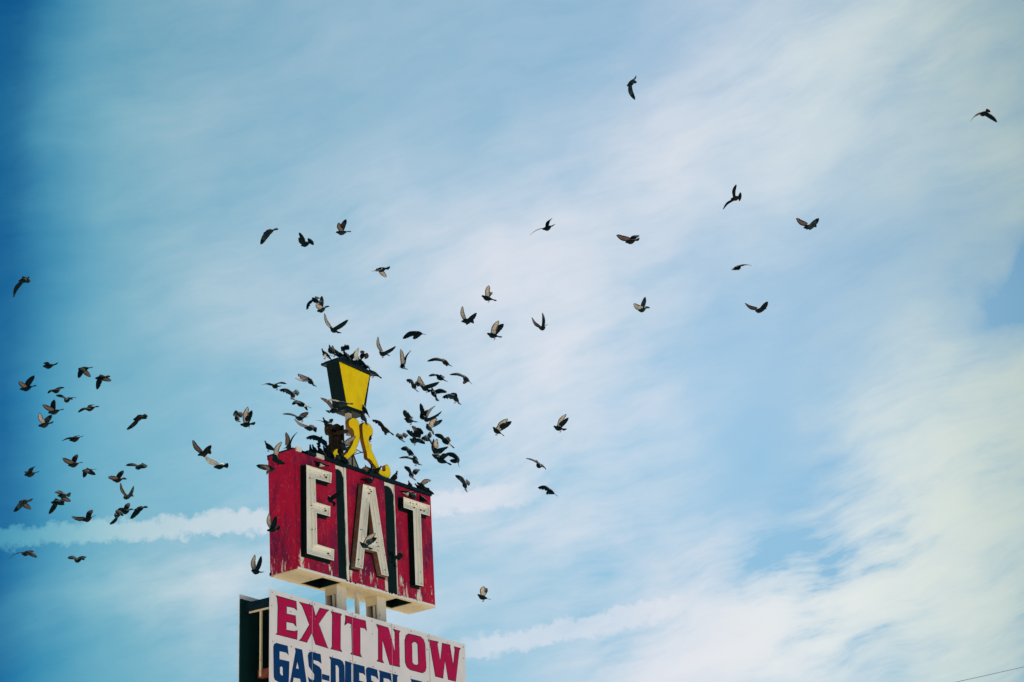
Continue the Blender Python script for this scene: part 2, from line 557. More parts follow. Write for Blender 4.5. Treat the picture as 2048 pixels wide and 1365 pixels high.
def sx(px, py):
    return on(F1, px, py, 0)[0]
g0a, g0b = 0.5 * (sx(671.6, 936) + sx(676.3, 1152)), 0.5 * (sx(689.3, 942) + sx(694, 1158))
g1a, g1b = 0.5 * (sx(769, 969) + sx(776, 1182)), 0.5 * (sx(787.6, 975) + sx(796, 1188))
ztop = BH - 0.075
def ragged(x, z0, z1, amp, n=16, seed=1):
    rr = random.Random(seed)
    return [(x + rr.uniform(-amp, amp), z0 + (z1 - z0) * i / n) for i in range(n + 1)]
edges = [(0.0, g0a, 1), (g0b + 0.075, g1a, 2), (g1b + 0.03, BW, 3)]
for i, (xa, xb, sd_) in enumerate(edges):
    b_ = MB()
    L = ragged(xa, SB, ztop, 0.0 if i == 0 else 0.012, 16, sd_ * 3)
    Rr = ragged(xb, SB, ztop, 0.0 if i == 2 else 0.004, 16, sd_ * 5)
    lp = L[:1] + Rr + L[:0:-1]
    b_.prism([lp], 0.0, FR, 0, 0)
    b_.build("front_panel", [M_RED], box, F1)
# black channels between the panels and their cream borders
for (xa, xb) in ((g0a, g0b), (g1a, g1b)):
    b_ = MB()
    b_.box(xa + 0.004, xb - 0.002, 0.022, FR + 0.006, SB - 0.01, ztop - 0.09)
    b_.build("channel_back", [M_BLACK], box, F1)
    b_ = MB()
    rg = ragged(xb, SB, ztop, 0.012, 18, int(xa * 100))
    wd = 0.07 if xa == g0a else 0.028
    b_.prism([[(p[0], p[1]) for p in rg] + [(xb + wd - 0.004, ztop), (xb + wd - 0.004, SB)]], 0.006, FR + 0.004)
    b_.build("channel_border", [M_CREAM], box, F1)
    b_ = MB()
    b_.prism([[(xa + 0.004, ztop - 0.088), (xa + (xb - xa) * 0.5, ztop - 0.075), (xb - 0.07, ztop - 0.12), (xb - 0.02, ztop - 0.22), (xb - 0.014, ztop - 0.01), (xa + 0.004, ztop - 0.01)]], 0.008, FR + 0.002)
    b_.build("channel_head", [M_CREAM], box, F1)
# white strip along the foot, with torn black paint
b_ = MB()
b_.box(0.0, BW, 0.002, FR + 0.004, 0.0, SB - 0.003)
b_.build("foot_strip", [cream_paint("foot_strip_cream", (0.82, 0.80, 0.82), 0.35, False, 0.68)], box, F1)
b_ = MB()
rr = random.Random(5)
for (xa, xb) in ((g0b - 0.05, g0b + 0.27), (g1a - 0.22, g1b + 0.06)):
    x = xa
    while x < xb:
        w_ = rr.uniform(0.03, 0.10)
        h_ = rr.uniform(0.012, 0.05)
        b_.add([(x, -0.001, SB), (x + w_ * 0.5, -0.001, SB - h_), (x + w_, -0.001, SB - h_ * 0.4), (x + w_, -0.001, SB + 0.0)], [(0, 1, 2, 3)])
        x += w_ * rr.uniform(0.8, 1.3)
    x = xb
    for k in range(5):
        x += rr.uniform(0.05, 0.14)
        b_.add([(x, -0.001, SB), (x + 0.012, -0.001, SB - rr.uniform(0.02, 0.05)), (x + 0.03, -0.001, SB)], [(0, 1, 2)])
tag(b_.build("torn_paint", [M_BLACK], box, F1), kind='stuff')
# roof edge
b_ = MB()
b_.box(0.36, BW + 0.01, -0.03, BD + 0.02, BH - 0.06, BH + 0.012)
b_.box(-0.012, 0.36, 0.05, BD + 0.02, BH - 0.03, BH + 0.004)
b_.build("roof_edge", [M_SLATE], box, F1)
for xa, xb in ((0.02, 0.16), (0.62, 0.86)):
    b_ = MB()
    b_.box(xa, xb, -0.036, 0.02, BH - 0.075, BH + 0.016)
    b_.build("flashing", [M_CREAM], box, F1)
for z_ in (0.01, BH - 0.10):
    b_ = MB()
    b_.box(-0.012, 0.03, BD - 0.03, BD + 0.012, z_, z_ + 0.06)
    b_.build("corner_clip", [M_SLATE], box, F1)

# soffit with two open bays
xs = [0.0, 0.185 * BW, 0.32 * BW, 0.72 * BW, 0.848 * BW, BW]
ys = [0.0, 0.09 * BD, 0.90 * BD, BD]
b_ = MB()
vv, ff = [], []
for k in range(3):
    for i in range(5):
        if k == 1 and i in (1, 3):
            continue
        b_.box(xs[i], xs[i + 1], ys[k] + (0.004 if k == 0 else 0), ys[k + 1] - (0.004 if k == 2 else 0), -0.012, 0.010)
b_.build("soffit", [M_SOFFIT], box, F1)
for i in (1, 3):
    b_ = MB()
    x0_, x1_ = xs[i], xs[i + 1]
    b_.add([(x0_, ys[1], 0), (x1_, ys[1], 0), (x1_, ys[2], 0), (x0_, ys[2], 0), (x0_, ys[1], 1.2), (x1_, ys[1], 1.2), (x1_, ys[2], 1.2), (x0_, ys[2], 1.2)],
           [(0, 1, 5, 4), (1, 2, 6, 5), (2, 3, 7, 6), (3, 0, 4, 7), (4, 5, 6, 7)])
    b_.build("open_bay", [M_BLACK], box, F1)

# raised channel letters
LD = 0.125
def channel_letter(name, loops_px, peel=False, label=None, sockets=()):
    b_ = MB()
    lps = [loop(F1, lp, -LD) for lp in loops_px]
    outs, ins, ins2, flat = [], [], [], []
    for i, lp in enumerate(lps):
        s_ = 1 if i == 0 else -1
        outs.append(lp)
        ins.append(inset(lp, 0.022 * s_))
        ins2.append(inset(lp, 0.085 * s_))
    for i, lp in enumerate(lps):
        n = len(lp)
        b_.walls(lp, -LD, -0.0015, 1 if not peel else 2)
        if peel:
            pass
        def ring(l0, ya, l1, yb, mi):
            b_.add([(p[0], ya, p[1]) for p in l0] + [(p[0], yb, p[1]) for p in l1],
                   [(k, (k + 1) % n, n + (k + 1) % n, n + k) if area(l0) > 0 else (k, n + k, n + (k + 1) % n, (k + 1) % n) for k in range(n)], mi)
        ring(outs[i], -LD, ins[i], -LD, 0)
        ring(ins[i], -LD, ins[i], -LD + 0.045, 0)
        ring(ins[i], -LD + 0.045, ins2[i], -LD + 0.045, 0)
        ring(ins2[i], -LD + 0.045, ins2[i], -LD + 0.07, 0)
    b_.cap(ins2, -LD + 0.07, 0)
    for (hx_, hy_, hr_) in sockets:
        x_, z_ = on(F1, hx_, hy_, -LD + 0.07)
        b_.bar((x_, -LD + 0.035, z_), (x_, -LD + 0.08, z_), hr_ / 99.0, 3, 7)
    o = b_.build("letter", [M_CREAM, M_RETURN, M_PEEL, M_SOCKET], box, F1)
    tag(o, label)
    # flat black shape behind the letter, a little wider, shifted left and down
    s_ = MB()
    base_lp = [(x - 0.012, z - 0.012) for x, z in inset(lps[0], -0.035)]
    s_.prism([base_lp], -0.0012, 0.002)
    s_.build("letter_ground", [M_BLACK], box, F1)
    return o
E_px = [(612.6, 929.8), (663.8, 946), (662.4, 966.7), (631, 957.9), (632.5, 1004.5), (661, 1013.3), (660.4, 1033.5), (633.4, 1026.2), (634.6, 1088.8), (668.5, 1099.2), (667.8, 1122), (614.0, 1107.5)]
A_px = [(726.2, 968.4), (750.4, 975.3), (777.5, 1153), (763.0, 1149.2), (754.0, 1104.4), (729.6, 1097.8), (725.8, 1138), (710.4, 1134)]
A_in = [(738.8, 1003.6), (733.0, 1074.6), (749.6, 1079)]
T_px = [(806.9, 994), (860.1, 1011.5), (859.5, 1032.4), (841.7, 1027.3), (847, 1173.3), (831, 1169.6), (826.2, 1021.6), (807.2, 1015.5)]
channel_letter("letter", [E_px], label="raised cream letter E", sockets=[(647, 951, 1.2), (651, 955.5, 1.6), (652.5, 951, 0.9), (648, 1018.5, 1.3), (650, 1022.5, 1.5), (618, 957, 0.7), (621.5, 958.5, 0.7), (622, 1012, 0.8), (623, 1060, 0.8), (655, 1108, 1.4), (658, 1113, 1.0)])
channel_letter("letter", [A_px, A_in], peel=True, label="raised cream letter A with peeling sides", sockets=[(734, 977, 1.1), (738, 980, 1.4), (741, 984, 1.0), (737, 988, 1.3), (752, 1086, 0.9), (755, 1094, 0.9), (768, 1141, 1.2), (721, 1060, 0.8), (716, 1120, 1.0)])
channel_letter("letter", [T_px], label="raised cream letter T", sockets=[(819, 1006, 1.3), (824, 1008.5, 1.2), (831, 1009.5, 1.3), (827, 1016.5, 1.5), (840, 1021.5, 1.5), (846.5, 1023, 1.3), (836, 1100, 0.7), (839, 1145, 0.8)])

# ------------------------------------------------------------------ scroll brackets on the roof
def smooth_loop(pts, n=3):
    out = []
    N = len(pts)
    for i in range(N):
        p0, p1, p2, p3 = (Vector(pts[(i + k) % N]) for k in (-1, 0, 1, 2))
        for k in range(n):
            t_ = k / n
            q = 0.5 * ((2 * p1) + (p2 - p0) * t_ + (2 * p0 - 5 * p1 + 4 * p2 - p3) * t_ * t_ + (3 * p1 - p0 - 3 * p2 + p3) * t_ ** 3)
            out.append(tuple(q))
    return out
SR = [(572, 803), (608, 798), (645, 828), (664, 870), (661, 912), (640, 922), (629, 948), (631, 985), (652, 1003), (650, 1040), (682, 1110), (718, 1196), (738, 1224), (759, 1238), (775, 1228), (773, 1190), (798, 1182), (818, 1215), (825, 1255), (819, 1290), (797, 1311), (762, 1297), (722, 1268), (688, 1208), (642, 1142), (611, 1122), (603, 1066), (576, 962), (564, 850)]
SL = [(444, 775), (488, 752), (536, 790), (541, 850), (546, 940), (524, 1012), (508, 1036), (519, 1064), (490, 1084), (432, 1140), (392, 1152), (332, 1130), (300, 1092), (308, 1050), (345, 1033), (342, 1068), (362, 1094), (392, 1100), (432, 1058), (470, 1000), (490, 930), (482, 866), (456, 846), (440, 815)]
YF, YR, TK = 0.03, 0.50, 0.085
SB_ = [(250, 832), (262, 812), (300, 822), (335, 808), (372, 830), (380, 870), (386, 1000), (396, 1100), (340, 1165), (236, 1140), (258, 1062), (266, 1004), (291, 985), (286, 912), (262, 905), (250, 872)]
for nm, pts in (("right", SR), ("left", SL)):
    lp = smooth_loop(loop(F1, Z2(pts), YF), 3)
    b_ = MB()
    b_.prism([lp], YF + 0.003, YF + TK, 0, 1, 2)
    br = b_.build("scroll_bracket", [M_BLACK, M_ORANGE, M_BROWN], root, F1)
    tag(br, "scroll cut-out with yellow face and rusty orange sides")
    f_ = MB()
    f_.prism([inset(lp, 0.014)], YF - 0.003, YF + 0.006)
    f_.build("face", [M_YELLOW], br, F1)
lp = smooth_loop(loop(F1, Z2(SB_), YR), 3)
b_ = MB()
b_.prism([lp], YR, YR + TK, 0, 1, 0)
br = b_.build("scroll_bracket", [M_BROWN, M_BROWN], root, F1)
tag(br, "brown weathered scroll cut-out on the far side of the roof")
for (a, c_) in (((378, 1010), (384, 830)), ((262, 1000), (268, 930))):
    p, q = on(F1, *Z2([a])[0], YR), on(F1, *Z2([c_])[0], YR)
    f_ = MB()
    f_.box(min(p[0], q[0]), max(p[0], q[0]), YR - 0.05, YR + 0.002, min(p[1], q[1]), max(p[1], q[1]))
    f_.build("stiffener", [M_BROWN], br, F1)
for (a, c_) in (((440, 850), (470, 880)), ((492, 1000), (516, 1020))):
    b_ = MB()
    p, q = on(F1, *Z2([a])[0], YF), on(F1, *Z2([c_])[0], YF)
    b_.box(min(p[0], q[0]), max(p[0], q[0]), YF + TK, YR, min(p[1], q[1]), max(p[1], q[1]))
    b_.build("tie_plate", [M_BROWN], root, F1)
# braces between the scrolls
b_ = MB()
def P1(pt, y):
    x, z = on(F1, *Z2([pt])[0], y)
    return Vector((x, y, z))
b_.bar(P1((505, 1040), 0.30), P1((570, 1075), 0.08), 0.010)
b_.bar(P1((490, 1090), 0.32), P1((590, 1062), 0.08), 0.010)
b_.bar(P1((478, 1085), 0.35), P1((478, 1195), 0.35), 0.014)
b_.bar(P1((484, 1090), 0.30), P1((535, 1215), 0.22), 0.014)
b_.build("brace", [M_BROWN], root, F1)
b_ = MB()
q = [on(F1, *Z2([p])[0], 0.38) for p in ((448, 1110), (490, 1092), (528, 1215), (440, 1185))]
b_.prism([q], 0.37, 0.40)
b_.build("gusset", [M_STEEL], root, F1)

# ------------------------------------------------------------------ lantern
LY0, LY1 = 0.08, 0.425
tl, tr, br_, bl = loop(F1, [(676.2, 720.5), (740.8, 750.5), (729.2, 832), (691.6, 817.5)], LY0)
b_ = MB()
b_.prism([[bl, br_, tr, tl]], LY0, LY1)
lan = b_.build("lantern", [M_BLACK], root, F1)
tag(lan, "black roof lantern with yellow panes, widening towards its cap")
pane = loop(F1, [(678.2, 724.3), (738.6, 751.2), (725.0, 822.5), (693.6, 811.3)], LY0)
for ya, yb in ((LY0 - 0.006, LY0 + 0.01), (LY1 - 0.01, LY1 + 0.006)):
    b_ = MB()
    b_.prism([[pane[3], pane[2], pane[1], pane[0]]], ya, yb)
    b_.build("pane", [M_YELLOW], lan, F1)
b_ = MB()
ca, cb = tl[0] - 0.085, tr[0] + 0.10
zc = 0.5 * (tl[1] + tr[1])
b_.box(ca, cb, LY0 - 0.06, LY1 + 0.07, zc - 0.012, zc + 0.035)
b_.box(ca + 0.06, cb - 0.06, LY0 - 0.01, LY1 + 0.02, zc + 0.035, zc + 0.075)
b_.build("cap", [M_SLATE], lan, F1)
ZCAP = zc + 0.075
wc = cb - ca
b_ = MB()
b_.prism([[(ca + 0.10 * wc, zc + 0.070), (cb - 0.10 * wc, zc + 0.070), (cb - 0.36 * wc, zc + 0.185), (ca + 0.26 * wc, zc + 0.195)]], LY0 + 0.03, LY1 - 0.02)
b_.build("roof_hump", [M_SLATE], lan, F1)
b_ = MB()
st = on(F1, 699, 836, 0.22)
zbot = bl[1]
b_.box(st[0] - 0.05, st[0] + 0.05, 0.20, 0.30, on(F1, 699, 850, 0.25)[1] - 0.25, zbot + 0.02)
b_.build("stem", [M_STEEL], lan, F1)

# ------------------------------------------------------------------ columns between box and board, down to the ground
Fi1 = F1.inverted()
GZ = -(A0.z) / 1.0
def column(s0, s1, t0, t1):
    x0_, x1_, y0_, y1_ = s0 * BW, s1 * BW, t0 * BD, t1 * BD
    b_ = MB()
    tf = 0.035
    zb = -13.9
    b_.box(x0_, x1_, y0_, y0_ + tf, zb, -0.0125, 0)
    b_.box(x0_, x1_, y1_ - tf, y1_, zb, -0.0125, 0)
    xm = 0.5 * (x0_ + x1_)
    b_.box(xm - 0.02, xm + 0.02, y0_ + tf, y1_ - tf, zb, -0.06, 1)
    # inner angle iron seen in the hollow of the beam
    b_.box(x0_ + 0.03, x0_ + 0.055, y0_ + tf + 0.06, y0_ + tf + 0.12, zb, -0.07, 0)
    o = b_.build("column", [M_STEEL, M_RUSTY], root, F1)
    c_ = MB()
    c_.box(x0_ - 0.02, x1_ + 0.02, y0_ - 0.012, y1_ + 0.02, -0.030, -0.0128)
    c_.box(x0_ - 0.004, x0_ + 0.03, y0_ + tf + 0.001, y1_ - tf - 0.001, -0.20, -0.031)
    c_.build("cap_plate", [M_SOFFIT], o, F1)
column(0.323, 0.390, 0.29, 0.72)
column(0.616, 0.680, 0.29, 0.72)
b_ = MB()
b_.bar((0.512 * BW, 0.52 * BD, -13.9), (0.512 * BW, 0.52 * BD, -0.01), 0.050, 0, 16)
b_.bar((0.512 * BW, 0.52 * BD, -0.035), (0.512 * BW, 0.52 * BD, -0.012), 0.066, 0, 16)
b_.build("pipe", [M_STEEL], root, F1)

# ------------------------------------------------------------------ white board
CD = 0.83            # depth of the board's frame
PH = 2.35            # height of its faces
cab = bpy.data.objects.new("board", None)
COL.objects.link(cab)
cab.parent = root
PEND.append((cab, F2))
tag(cab, "two-sided white board lettered EXIT NOW over GAS DIESEL")
seams = [0.0] + [on(F2, x, y, 0)[0] for x, y in ((624, 1203), (704.3, 1226), (783.3, 1249), (858.2, 1270))] + [PW]
for i in range(5):
    for y_ in (0.0, CD - 0.012):
        b_ = MB()
        dz = 0.0 if y_ == 0 else 0.045
        xa, xb = seams[i] + (0.0015 if i else 0), seams[i + 1] - (0.0015 if i < 4 else 0)
        b_.box(xa, xb, y_ + 0.0007 * (i % 2), y_ + 0.012, -PH, dz)
        b_.build("panel", [M_WHITE], cab, F2)
for x in seams[1:-1]:
    b_ = MB()
    b_.box(x - 0.003, x + 0.003, -0.0085, 0.004, -PH + 0.01, -0.004)
    b_.build("joint_strip", [M_GREY], cab, F2)
b_ = MB()
rr = random.Random(3)
for i in range(5):
    for z_ in (-0.06, -0.34, -1.05):
        for k in (0.06, 0.5, 0.94):
            x = seams[i] + (seams[i + 1] - seams[i]) * k + rr.uniform(-0.02, 0.02)
            b_.bar((x, -0.0095, z_ + rr.uniform(-0.03, 0.02)), (x, 0.004, z_), 0.009, 0, 6)
tag(b_.build("screws", [plain("screw", (0.25, 0.24, 0.24), 0.5)], cab, F2), kind='stuff')
# frame: rails, end posts, dark sheets on the panels' inner sides
b_ = MB()
b_.box(0.003, PW - 0.003, CD - 0.045, CD - 0.0125, -PH + 0.02, -0.055)
b_.build("back_inner_sheet", [M_INNER], cab, F2)
b_ = MB()
b_.box(0.06, PW - 0.06, 0.0125, 0.03, -PH + 0.02, -0.055)
b_.build("front_inner_sheet", [M_BLACK], cab, F2)
for x in (0.10, PW - 0.22):
    for z_, h_, m_ in ((-0.13, 0.20, M_SLATE), (-1.56, 0.16, M_RUSTED)):
        b_ = MB()
        b_.box(x, x + 0.12, 0.031, CD - 0.046 if m_ is M_SLATE else 0.40, z_ - h_, z_)
        b_.build("end_rail", [m_], cab, F2)
    b_ = MB()
    b_.box(x - 0.02, x - 0.001, 0.032, CD - 0.20, -0.37, -0.335)
    b_.box(x - 0.02, x + 0.02, 0.30, 0.345, -1.70, -0.372)
    b_.build("end_post", [M_SOFFIT], cab, F2)
b_ = MB()
b_.box(0.24, PW - 0.24, 0.20, CD - 0.20, -0.34, -0.20)
b_.box(0.24, PW - 0.24, 0.20, CD - 0.20, -2.1, -1.96)
b_.build("long_rail", [M_BLACK], cab, F2)

def flat_letter(loops, line=True, fill=None, label=None):
    lps = [loop(F2, lp, 0) for lp in loops]
    b_ = MB()
    b_.prism(lps, -0.004, 0.003, 0, 0)
    if line:
        ins = [inset(lp, 0.015 * (1 if i == 0 else -1)) for i, lp in enumerate(lps)]
        b_.prism(ins, -0.007, -0.0035, 1, 1)
    tag(b_.build("letter", [M_NAVY, M_MAGENTA] if line else [M_BLUE], cab, F2), label)
LE = [(622, 178), (905, 258), (915, 388), (872, 352), (775, 332), (775, 430), (897, 456), (905, 608), (862, 562), (770, 543), (770, 650), (880, 668), (922, 655), (915, 786), (622, 712), (643, 690), (650, 330), (640, 215)]
LX = [(940, 265), (1132, 318), (1170, 462), (1225, 350), (1357, 378), (1318, 412), (1212, 567), (1328, 878), (1345, 905), (1165, 850), (1118, 692), (1062, 795), (1050, 826), (938, 795), (970, 768), (1080, 580), (985, 330)]
LI = [(1373, 393), (1527, 434), (1511, 472), (1508, 905), (1533, 953), (1370, 911), (1390, 880), (1393, 442)]
LT = [(0, 244), (325, 331), (342, 498), (312, 455), (240, 437), (242, 848), (268, 908), (82, 857), (108, 825), (100, 388), (45, 368), (-10, 406), (5, 300)]
LN = [(490, 382), (680, 438), (694, 472), (785, 820), (780, 512), (755, 458), (871, 491), (852, 530), (862, 1062), (700, 1025), (590, 640), (590, 940), (613, 1001), (497, 969), (520, 938), (520, 470)]
LO = [(938, 640), (958, 562), (1002, 533), (1190, 580), (1240, 628), (1262, 700), (1281, 1070), (1265, 1130), (1220, 1158), (1025, 1107), (972, 1062), (945, 985)]
LOi = [(1055, 690), (1080, 664), (1118, 674), (1141, 702), (1153, 1008), (1134, 1030), (1088, 1019), (1062, 985)]
LW = [(1305, 624), (1474, 662), (1455, 700), (1500, 960), (1525, 732), (1527, 680), (1660, 711), (1657, 742), (1705, 1020), (1727, 790), (1715, 734), (1821, 764), (1800, 802), (1745, 1291), (1625, 1262), (1574, 962), (1545, 1241), (1420, 1210), (1335, 702)]
for nm, lp in (("E", [Z5(LE)]), ("X", [Z5(LX)]), ("I", [Z5(LI)]), ("T", [Z6(LT)]), ("N", [Z6(LN)]), ("O", [Z6(LO), Z6(LOi)]), ("W", [Z6(LW)])):
    flat_letter(lp, True, None, "crimson letter %s with navy outline" % nm)
G = [(590, 880), (602, 845), (630, 828), (785, 868), (799, 998), (768, 962), (675, 942), (675, 1050), (809, 1082), (800, 1390), (660, 1362), (610, 1330), (596, 1290)]
Gi = [(680, 1165), (700, 1147), (719, 1165), (722, 1275), (700, 1270), (682, 1245)]
AA = [(885, 895), (984, 921), (1054, 1440), (974, 1425), (957, 1320), (868, 1300), (852, 1400), (815, 1392), (893, 945)]
AAi = [(918, 1085), (901, 1175), (940, 1186)]
S5 = [(1060, 1000), (1076, 960), (1112, 947), (1236, 984), (1248, 1112), (1205, 1080), (1138, 1060), (1138, 1105), (1220, 1155), (1248, 1200), (1252, 1420), (1200, 1445), (1085, 1410), (1062, 1288), (1100, 1325), (1145, 1337), (1150, 1258), (1075, 1150)]
DOT = [(1256, 1250), (1356, 1277), (1356, 1352), (1256, 1325)]
D5 = [(1350, 1015), (1500, 1055), (1540, 1085), (1560, 1140), (1572, 1560), (1362, 1505), (1374, 1470), (1374, 1062)]
D5i = [(1440, 1130), (1465, 1136), (1485, 1170), (1490, 1450), (1445, 1438)]
I6 = [(0, 962), (106, 994), (98, 1030), (102, 1600), (108, 1640), (2, 1610)]
E6 = [(116, 998), (306, 1050), (318, 1197), (285, 1165), (222, 1148), (224, 1275), (296, 1294), (300, 1400), (226, 1380), (228, 1520), (322, 1540), (318, 1680), (120, 1630), (132, 1590), (130, 1035)]
S6 = [(326, 1110), (340, 1072), (372, 1062), (506, 1103), (526, 1262), (480, 1215), (410, 1190), (412, 1270), (500, 1330), (524, 1380), (524, 1700), (480, 1745), (340, 1705), (330, 1560), (372, 1610), (430, 1625), (430, 1450), (345, 1370)]
E7 = [(528, 1108), (722, 1163), (734, 1300), (690, 1252), (605, 1232), (608, 1360), (690, 1382), (694, 1480), (610, 1460), (612, 1610), (735, 1640), (730, 1780), (532, 1730), (545, 1690), (545, 1150)]
L7 = [(736, 1164), (836, 1189), (820, 1225), (822, 1660), (930, 1690), (925, 1830), (738, 1784), (748, 1740), (748, 1205)]
F7 = [(1030, 1243), (1215, 1290), (1228, 1420), (1190, 1385), (1120, 1365), (1122, 1480), (1200, 1500), (1205, 1600), (1124, 1580), (1126, 1840), (1140, 1885), (1030, 1857), (1045, 1820), (1045, 1285)]
for nm, lp in (("G", [Z5(G), Z5(Gi)]), ("A", [Z5(AA), Z5(AAi)]), ("S", [Z5(S5)]), ("dot", [Z5(DOT)]), ("D", [Z5(D5), Z5(D5i)]), ("I", [Z6(I6)]), ("E", [Z6(E6)]), ("S", [Z6(S6)]), ("E", [Z6(E7)]), ("L", [Z6(L7)]), (None, [Z6(F7)])):
    flat_letter(lp, False, None, ("blue letter " + nm if len(nm) == 1 else "square blue dot") if nm else None)

# put the framed parts in place under their parents
bpy.context.view_layer.update()
for o, F in PEND:
    o.matrix_parent_inverse = Matrix.Identity(4)
want = {o.name: F for o, F in PEND}
def settle(o, pw):
    F = want.get(o.name)
    if F is not None:
        o.matrix_basis = pw.inverted() @ F
        w = F.copy()
    else:
        w = pw @ o.matrix_basis
    for c_ in o.children:
        settle(c_, w)
settle(root, Matrix.Identity(4))
for o, F in PEND:
    if '_f' in o:
        del o['_f']

# ------------------------------------------------------------------ overhead wire
wm = plain("wire_grey", (0.16, 0.21, 0.19), 0.6)
pa, pb = at(1905, 1366, 31), at(2048, 1334, 31)
u_ = (pb - pa)
pts = []
for i in range(41):
    k = (i / 40 - 0.5) * 2
    p = pa + u_ * (0.5 + k * 14)
    p.z += 0.35 * k * k - 0.002
    pts.append(p)
b_ = MB()
for i in range(40):
    b_.bar(pts[i], pts[i + 1], 0.0042, 0, 6)
tag(b_.build("overhead_wire", [wm]), "thin dark overhead wire slanting across the pale clouds", "wire")

# ------------------------------------------------------------------ pigeons
def feather_mat(name, col, trans=0.0, tcol=None, rough=0.85, var=0.35):
    m, n, l, b = material(name, col, rough)
    b.inputs['Specular IOR Level'].default_value = 0.03
    t = NT(m)
    v = t.ramp(t.noise(22, 4, 0.6), 0.35, 0.7)
    c = t.mix(v, tuple(col), tuple(x * (1 - var) for x in col))
    l.new(c, b.inputs['Base Color'])
    if trans:
        tr_ = n.new('ShaderNodeBsdfTranslucent')
        tr_.inputs[0].default_value = tuple(tcol or col) + (1,)
        mx = n.new('ShaderNodeMixShader')
        mx.inputs[0].default_value = trans
        l.new(b.outputs[0], mx.inputs[1])
        l.new(tr_.outputs[0], mx.inputs[2])
        l.new(mx.outputs[0], n['Material Output'].inputs[0])
    return m
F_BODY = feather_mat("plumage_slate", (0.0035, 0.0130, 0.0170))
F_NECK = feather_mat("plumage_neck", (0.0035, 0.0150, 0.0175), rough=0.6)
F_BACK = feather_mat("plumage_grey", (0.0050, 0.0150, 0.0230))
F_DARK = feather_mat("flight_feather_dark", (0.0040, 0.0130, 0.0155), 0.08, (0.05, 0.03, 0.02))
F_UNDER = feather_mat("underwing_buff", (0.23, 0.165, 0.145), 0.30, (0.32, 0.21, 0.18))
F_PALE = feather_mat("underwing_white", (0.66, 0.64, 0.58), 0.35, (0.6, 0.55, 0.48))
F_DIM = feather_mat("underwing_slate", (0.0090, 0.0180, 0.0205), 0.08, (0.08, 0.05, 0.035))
F_WHITE = feather_mat("white_feather", (0.72, 0.70, 0.66), 0.25, (0.7, 0.66, 0.6))
F_LEG = feather_mat("pink_leg", (0.22, 0.07, 0.06))
F_BEAK = feather_mat("beak_horn", (0.05, 0.045, 0.045))
F_RED = feather_mat("rusty_feather", (0.26, 0.075, 0.045), 0.35, (0.40, 0.13, 0.07))
BIRD_MATS = [F_BODY, F_NECK, F_BACK, F_DARK, F_UNDER, F_PALE, F_DIM, F_WHITE, F_LEG, F_BEAK, F_RED]
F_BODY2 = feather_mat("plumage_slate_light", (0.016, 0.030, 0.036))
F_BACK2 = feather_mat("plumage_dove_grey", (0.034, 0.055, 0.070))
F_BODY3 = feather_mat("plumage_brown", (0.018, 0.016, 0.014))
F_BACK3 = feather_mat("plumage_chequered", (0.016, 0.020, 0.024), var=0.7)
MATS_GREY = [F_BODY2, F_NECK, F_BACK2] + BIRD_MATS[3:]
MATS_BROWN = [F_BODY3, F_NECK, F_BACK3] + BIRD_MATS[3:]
PLUMAGE = random.Random(19)
def plumage():
    r = PLUMAGE.random()
    return MATS_GREY if r < 0.24 else MATS_BROWN if r < 0.40 else BIRD_MATS
(I_BODY, I_NECK, I_BACK, I_DARK, I_UNDER, I_PALE, I_DIM, I_WHITE, I_LEG, I_BEAK, I_RED) = range(11)

def loft(b_, rings, mi_of):
    """rings: list of (centre, side, up, ru, rv); closed tube through ellipses"""
    n = 10
    vs = []
    for (c_, sd_, up_, ru, rv) in rings:
        for i in range(n):
            a = 2 * pi * i / n
            vs.append(c_ + sd_ * (ru * cos(a)) + up_ * (rv * sin(a)))
    k0 = len(b_.v)
    b_.v += vs
    for r in range(len(rings) - 1):
        for i in range(n):
            j = (i + 1) % n
            b_.f.append((k0 + r * n + i, k0 + r * n + j, k0 + (r + 1) * n + j, k0 + (r + 1) * n + i))
            b_.m.append(mi_of(r))
    b_.f.append(tuple(k0 + i for i in range(n))[::-1]); b_.m.append(mi_of(0))
    b_.f.append(tuple(k0 + (len(rings) - 1) * n + i for i in range(n))); b_.m.append(mi_of(len(rings) - 1))

def tail_fan(b_, root_, back, side, up, length, half, mi_top, mi_tip):
    """six flat feathers laid as a fan"""
    nf = 6
    for i in range(nf):
        a = (i - (nf - 1) / 2) / ((nf - 1) / 2)
        an = a * half
        d_ = back * cos(an) + side * sin(an)
        w_ = d_.cross(up).normalized()
        wd0, wd1 = 0.012, 0.021 + 0.014 * min(half, 0.9)
        L_ = length * (1 - 0.06 * a * a)
        z_ = up * (0.0022 * (nf / 2 - abs(i - nf / 2)))
        o_ = root_ + side * (a * 0.010) + z_
        th = up * 0.0012
        pl = [(0, wd0), (0.7, wd1), (0.93, wd1 * 0.95), (1.0, wd1 * 0.45)]
        vs = []
        for (k, w) in pl:
            p = o_ + d_ * (L_ * k)
            for s1 in (-1, 1):
                for s2 in (1, -1):
                    vs.append(p + w_ * (w * s1) + th * s2)
        fs, mm = [], []
        for k in range(3):
            q = k * 4
            mi = mi_tip if k == 2 else mi_top
            fs += [(q, q + 2, q + 6, q + 4), (q + 1, q + 5, q + 7, q + 3), (q, q + 4, q + 5, q + 1), (q + 2, q + 3, q + 7, q + 6)]
            mm += [mi] * 4
        fs += [(0, 1, 3, 2), (12, 14, 15, 13)]
        mm += [mi_top, mi_tip]
        k0 = len(b_.v)
        b_.v += vs
        b_.f += [tuple(x + k0 for x in f) for f in fs]
        b_.m += mm

